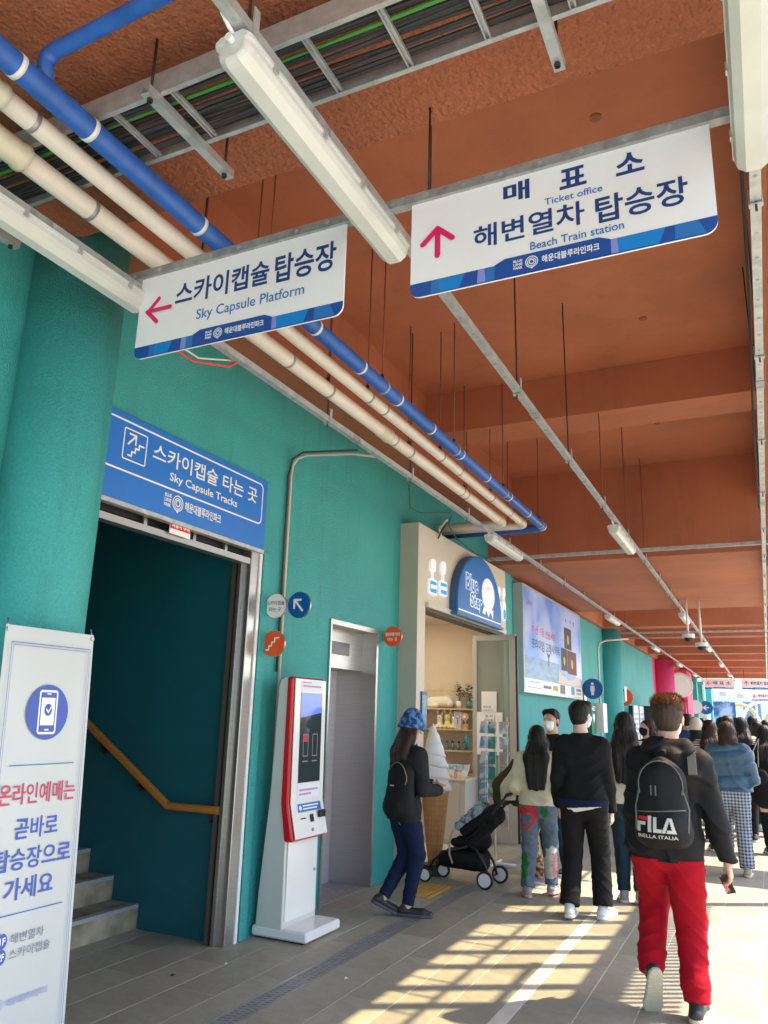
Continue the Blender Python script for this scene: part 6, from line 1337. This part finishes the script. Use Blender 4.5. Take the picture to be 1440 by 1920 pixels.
# 6 long haired woman in cream
w6 = person('woman with very long dark hair, off-shoulder cream top and navy trousers', -1.27, 8.05, 5, 1.69, [(-.07, .02, 0, 0, .1), (.10, -.04, 0, .1, -.1)], [(-.22, .1, .85), (.22, .1, .85)], top=C_CREAM, bottom=C_DNVY, hair=('long', HBLK, .30), shoe=SH_GRY, sole=SOLE_W, vox=.011, loose=.016, hem=.50, legw=.008, hemw=.012, head_yaw=.1, seed=51, collar=False)
# 7 black-masked woman facing the viewer
w7 = person('woman with brown hair and a black face mask looking back past the queue', -1.46, 11.0, 165, 1.63, stand(.09), hang(1.63), top=C_BLACK, bottom=C_BLKT, hair=('long', HBRN, .22), vox=.012, loose=.014, face=True, mask=C_BLACK, head_yaw=-.5, seed=61)
# 8 blue puffer woman
w8 = person('woman in a blue puffer jacket and blue checked trousers walking away', -.43, 9.95, 2, 1.63, [(-.10, -.05, .03, 1.05, .0), (.10, .06, 0, 0, -.05)], [(-.13, .20, .98), (.13, .20, .98)], top=C_PUFF, bottom=cm_, hair=('bob', HBRN, .13), shoe=mat('shoe_sand', (.42, .37, .28), .8), sole=SOLE_B, vox=.010, loose=.034, legw=.016, hemw=.034, hem=.535, fold=.007, puffer=True, head_yaw=.05, seed=71, elbow=[(-.4, -.9, -.3), (.4, -.9, -.3)], legpole=[(0, .8, -.3), (0, 1, 0)])
# 9.. behind
w9 = person('woman in a black coat at the right edge carrying a black bag', -.06, 11.8, 2, 1.60, stand(.08, .05, -.05), hang(1.6), top=C_BLACK, bottom=C_BLKT, hair=('long', HBLK, .20), vox=.012, loose=.022, hem=.30, seed=81)
hb_ = root('handbag', 'round black handbag hanging beside the woman in the blue puffer jacket', 'bag', (-.21, 11.5, .95)); sdf_mesh('bag', [rc((-.05, 0, .0), (.05, 0, 0), .105, .105, .03, flat=((0, 1, 0), .5)), rc((0, 0, .04), (0, 0, .08), .07, .04, .03, flat=((0, 1, 0), .5))], .011, C_BLACK, hb_)
M_ = wmat(hb_); MB().tube([M_ @ Vector((-.05, 0, .09)), M_ @ Vector((.0, .05, .30)), M_ @ Vector((.08, .12, .46))], .007, 6).tube([M_ @ Vector((.05, 0, .09)), M_ @ Vector((.06, .06, .30)), M_ @ Vector((.08, .12, .46))], .007, 6).build('strap', C_BEIGE, hb_)
w10 = person('woman with long black hair in a cream and black striped knit top', -.36, 12.9, 0, 1.70, stand(.08), hang(1.7), top=C_STRIPE, bottom=C_BLKT, hair=('long', HBLK, .26), vox=.013, loose=.026, hem=.48, fold=.005, seed=91)
w11 = person('woman with long brown hair and striped sleeves left of the blue puffer jacket', -.72, 11.7, 4, 1.65, stand(.08), hang(1.65), top=C_STRIPE, bottom=C_BLKT, hair=('long', HBRN, .30), vox=.013, loose=.020, seed=95)
w12 = person('person in a black coat and a cream bucket hat beside the pink poster', -.95, 12.6, 0, 1.60, stand(.08), hang(1.6), top=C_BLACK, bottom=C_BLKT, hair=('bob', HBLK, .10), vox=.014, loose=.03, seed=99)
c0 = w12['hd'](0, -.004, .030); U = w12['U']
sdf_mesh('bucket_hat', [rc(c0, c0+U*.05, .100, .088, .01), rc(c0-U*.035, c0+U*.005, .135, .102, .01, cut=True, cuta=True)], .011, C_CREAM, w12['R'], [(c0-U*.04, -U)])
tops = [C_BLACK, C_BEIGE, C_GREY, C_BLACK, C_BROWN, C_WHITE, C_BLUEC, C_BLACK, C_CREAM, C_CHAR, C_OLIVE, C_BLACK, C_BEIGE, C_BLACK]
tn = ['black', 'beige', 'grey', 'black', 'brown', 'white', 'blue', 'black', 'cream', 'charcoal', 'olive', 'black', 'beige', 'black']
xs_ = [-1.22, -1.02, -.72, -.50, -.24, .02, -1.35, -1.08, -.62, -.33, -.05, -1.5, -.8, -.3]; ys_ = [16, 16.6, 15.6, 17, 16, 15.2, 20, 21, 19.6, 20.4, 19, 25, 26, 24.5]
for i in range(14):
    hh = (1.70, 1.64, 1.72, 1.62, 1.75, 1.60, 1.70, 1.66, 1.74, 1.62, 1.70, 1.68, 1.75, 1.65)[i]; fem = i % 3 != 0
    person('distant %s-haired person in %s top, %s of the crowd' % ('long' if fem else 'short', tn[i], ('leftmost in the front row', 'second in the front row', 'third in the front row', 'fourth in the front row', 'fifth in the front row', 'last in the front row', 'left end of the middle row', 'second in the middle row', 'centre of the middle row', 'fourth in the middle row', 'right end of the middle row', 'left in the back row', 'middle of the back row', 'right in the back row')[i]), xs_[i], ys_[i], (i*37) % 24-12, hh, stand(.09, .04*(i % 3), -.04), hang(hh), top=tops[i], bottom=(C_BLKT, C_DNVY, C_JEAN)[i % 3], hair=('long' if fem else 'short', (HBLK, HBRN)[i % 2])+((.16+.03*(i % 4),) if fem else ()), vox=.022, loose=.02, shoe=(SH_BLK, SH_WHT)[i % 2], group='people in the distant crowd', fold=.0)
ex = (('a black cap-like bob, behind the striped top woman', -.15, 14.2, 1.66, C_GREY, 'bob'), ('short black hair and a white top, left of the striped top woman', -.58, 14.0, 1.72, C_WHITE, 'short'), ('long brown hair and a beige coat, right behind the cream hat', -.98, 14.3, 1.64, C_BEIGE, 'long'), ('short hair and a navy jacket near the pink poster', -1.25, 14.8, 1.74, C_BLUEC, 'short'), ('long black hair and an olive top at the right edge', .03, 13.6, 1.62, C_OLIVE, 'long'), ('short hair and a charcoal top far down the middle', -.66, 22.5, 1.74, C_CHAR, 'short'), ('long hair and a pink top far down on the right', -.18, 22.0, 1.66, C_PINK, 'long'), ('short hair and a brown top far down on the left', -1.15, 23.2, 1.73, C_BROWN, 'short'), ('long hair and a black top among the farthest walkers', -.45, 27.5, 1.66, C_BLACK, 'long'), ('short hair and a white top among the farthest walkers', -1.1, 28.5, 1.74, C_WHITE, 'short'))
for i, (d_, x_, y_, hh, tp_, hr_) in enumerate(ex):
    person('walker with '+d_, x_, y_, (i*29) % 20-10, hh, stand(.09, .05*(i % 3), -.04), hang(hh), top=tp_, bottom=(C_DNVY, C_BLKT)[i % 2], hair=(hr_, (HBLK, HBRN)[i % 2])+((.2,) if hr_ != 'short' else ()), vox=.022, loose=.02, shoe=(SH_WHT, SH_BLK)[i % 2], group='people in the distant crowd', fold=.0)
# 13 leaning woman in olive coat with floral trousers
w13 = person('person bending over the stroller in an olive coat, cream jacket and floral trousers', -2.27, 8.30, 80, 1.44, [(-.08, -.02, 0, 0, .3), (.08, .06, 0, 0, -.6)], [(-.20, .20, .84, (0, 1, -.3)), (.16, .24, .84, (0, 1, -.3))], top=C_OLIVE, bottom=C_CAMO, hair=('bob', HBLK, .1), shoe=SH_LIL, sole=SOLE_W, vox=.010, loose=.04, hem=.52, lean=(.0, -.16), fold=.009, seed=111, legw=.018, hemw=.02)
iv = wmat(w13['R']).inverted(); lw_ = lambda *a: np.array(iv @ Vector(a))
sdf_mesh('coat_panel', [rc(lw_(-2.34, 8.06, 1.12), lw_(-2.50, 8.02, .92), .075, .085, .05), rc(lw_(-2.50, 8.02, .92), lw_(-2.50, 8.00, .76), .085, .075, .05), rc(lw_(-2.34, 8.02, .95), lw_(-2.30, 8.02, .76), .09, .09, .05)], .010, C_OLIVE, w13['R'], [(lw_(0, 0, .74), (0, 0, -1))], folds(.010, 12))
sdf_mesh('cream_panel', [rc(lw_(-2.33, 7.97, 1.06), lw_(-2.41, 7.95, .90), .055, .070, .04), rc(lw_(-2.41, 7.95, .90), lw_(-2.40, 7.93, .82), .075, .08, .04)], .009, C_CREAM, w13['R'], [(lw_(0, 0, .80), (0, 0, -1))], folds(.010, 5))
# ------------------------------------------------------------------ STROLLER
sr_ = root('stroller', 'black folding stroller with white wheels and a blue patterned muslin over the seat', 'stroller', (-2.85, 7.9, 0))
FRM = mat('stroller_frame', (.02, .02, .022), .35, .3)
def wheel(x, y, r, w_=.035):
    wl_ = MB(); wl_.disc((x, y-w_/2, r), (0, 1, 0), r, w_, 28); o = wl_.build('wheel', BLACK, sr_, bevel=.006)
    MB().disc((x, y-w_/2-.004, r), (0, 1, 0), r*.74, w_+.008, 24).build('rim', WHITEG, o); return o
wheel(-3.19, 7.70, .068); wheel(-3.12, 8.02, .068); wheel(-2.565, 7.68, .083); wheel(-2.53, 8.05, .083)
for y in (7.74, 8.0):
    MB().tube([(-3.18, y, .10), (-3.12, y, .20), (-3.00, y, .29), (-2.76, y, .36)], .013, 8).build('front_strut', FRM, sr_)
    MB().tube([(-2.55, y, .09), (-2.58, y, .20), (-2.67, y, .33), (-2.78, y, .40)], .013, 8).build('rear_strut', FRM, sr_)
    MB().tube([(-2.78, y, .40), (-2.60, y, .58), (-2.42, y, .78), (-2.36, y, .86)], .012, 8).build('push_bar', FRM, sr_)
    MB().tube([(-3.19, y-.01, .068), (-3.185, y-.01, .15)], .010, 8).build('fork', FRM, sr_)
MB().tube([(-2.36, 7.74, .86), (-2.35, 8.0, .86)], .016, 10).build('handle', BLACK, sr_)
MB().tube([(-2.56, 7.72, .085), (-2.56, 8.03, .085)], .010, 8).build('axle', FRM, sr_)
B0 = -2.85
FAB = cloth('stroller_fabric', (.012, .012, .013), .85)
def sl(nm, prims, m, **k): return sdf_mesh(nm, [dict(p, a=p['a']-V3(-2.85, 7.9, 0), b=p['b']-V3(-2.85, 7.9, 0)) for p in prims], .010, m, sr_, **k)
sl('basket', [rc((-3.05, 7.87, .20), (-2.66, 7.87, .20), .075, .085, .05, flat=((0, 1, 0), .9)), rc((-3.02, 7.78, .24), (-2.68, 7.78, .24), .06, .07, .04), rc((-3.02, 7.98, .24), (-2.68, 7.98, .24), .06, .07, .04)], FAB, disp=folds(.004, 2))
sl('seat', [rc((-2.92, 7.80, .38), (-2.72, 7.80, .39), .04, .05, .04), rc((-2.92, 7.96, .38), (-2.72, 7.96, .39), .04, .05, .04), rc((-2.74, 7.80, .40), (-2.52, 7.80, .62), .055, .06, .04), rc((-2.74, 7.96, .40), (-2.52, 7.96, .62), .055, .06, .04), rc((-2.84, 7.88, .34), (-2.64, 7.88, .40), .07, .08, .05)], FAB, disp=folds(.005, 4))
sl('canopy', [rc((-2.80, 7.78, .50), (-2.56, 7.78, .66), .055, .065, .04), rc((-2.80, 7.98, .50), (-2.56, 7.98, .66), .055, .065, .04), rc((-2.80, 7.88, .50), (-2.52, 7.88, .66), .08, .10, .05)], FAB, disp=folds(.004, 6))
sl('muslin_cover', [rc((-2.87, 7.78, .53), (-2.66, 7.78, .70), .045, .055, .04), rc((-2.87, 7.97, .53), (-2.66, 7.97, .70), .045, .055, .04), rc((-2.86, 7.88, .53), (-2.65, 7.88, .71), .06, .065, .05)], ramp_mat('muslin_print', (.30, .42, .46), (.10, .12, .15), 20, .52, .60, .9), disp=folds(.011, 8, 50, 30))
MB().tube([(-2.90, 7.71, .50), (-2.93, 7.69, .40), (-2.93, 7.68, .28), (-2.90, 7.69, .20)], .010, 8).build('strap', C_BEIGE, sr_)
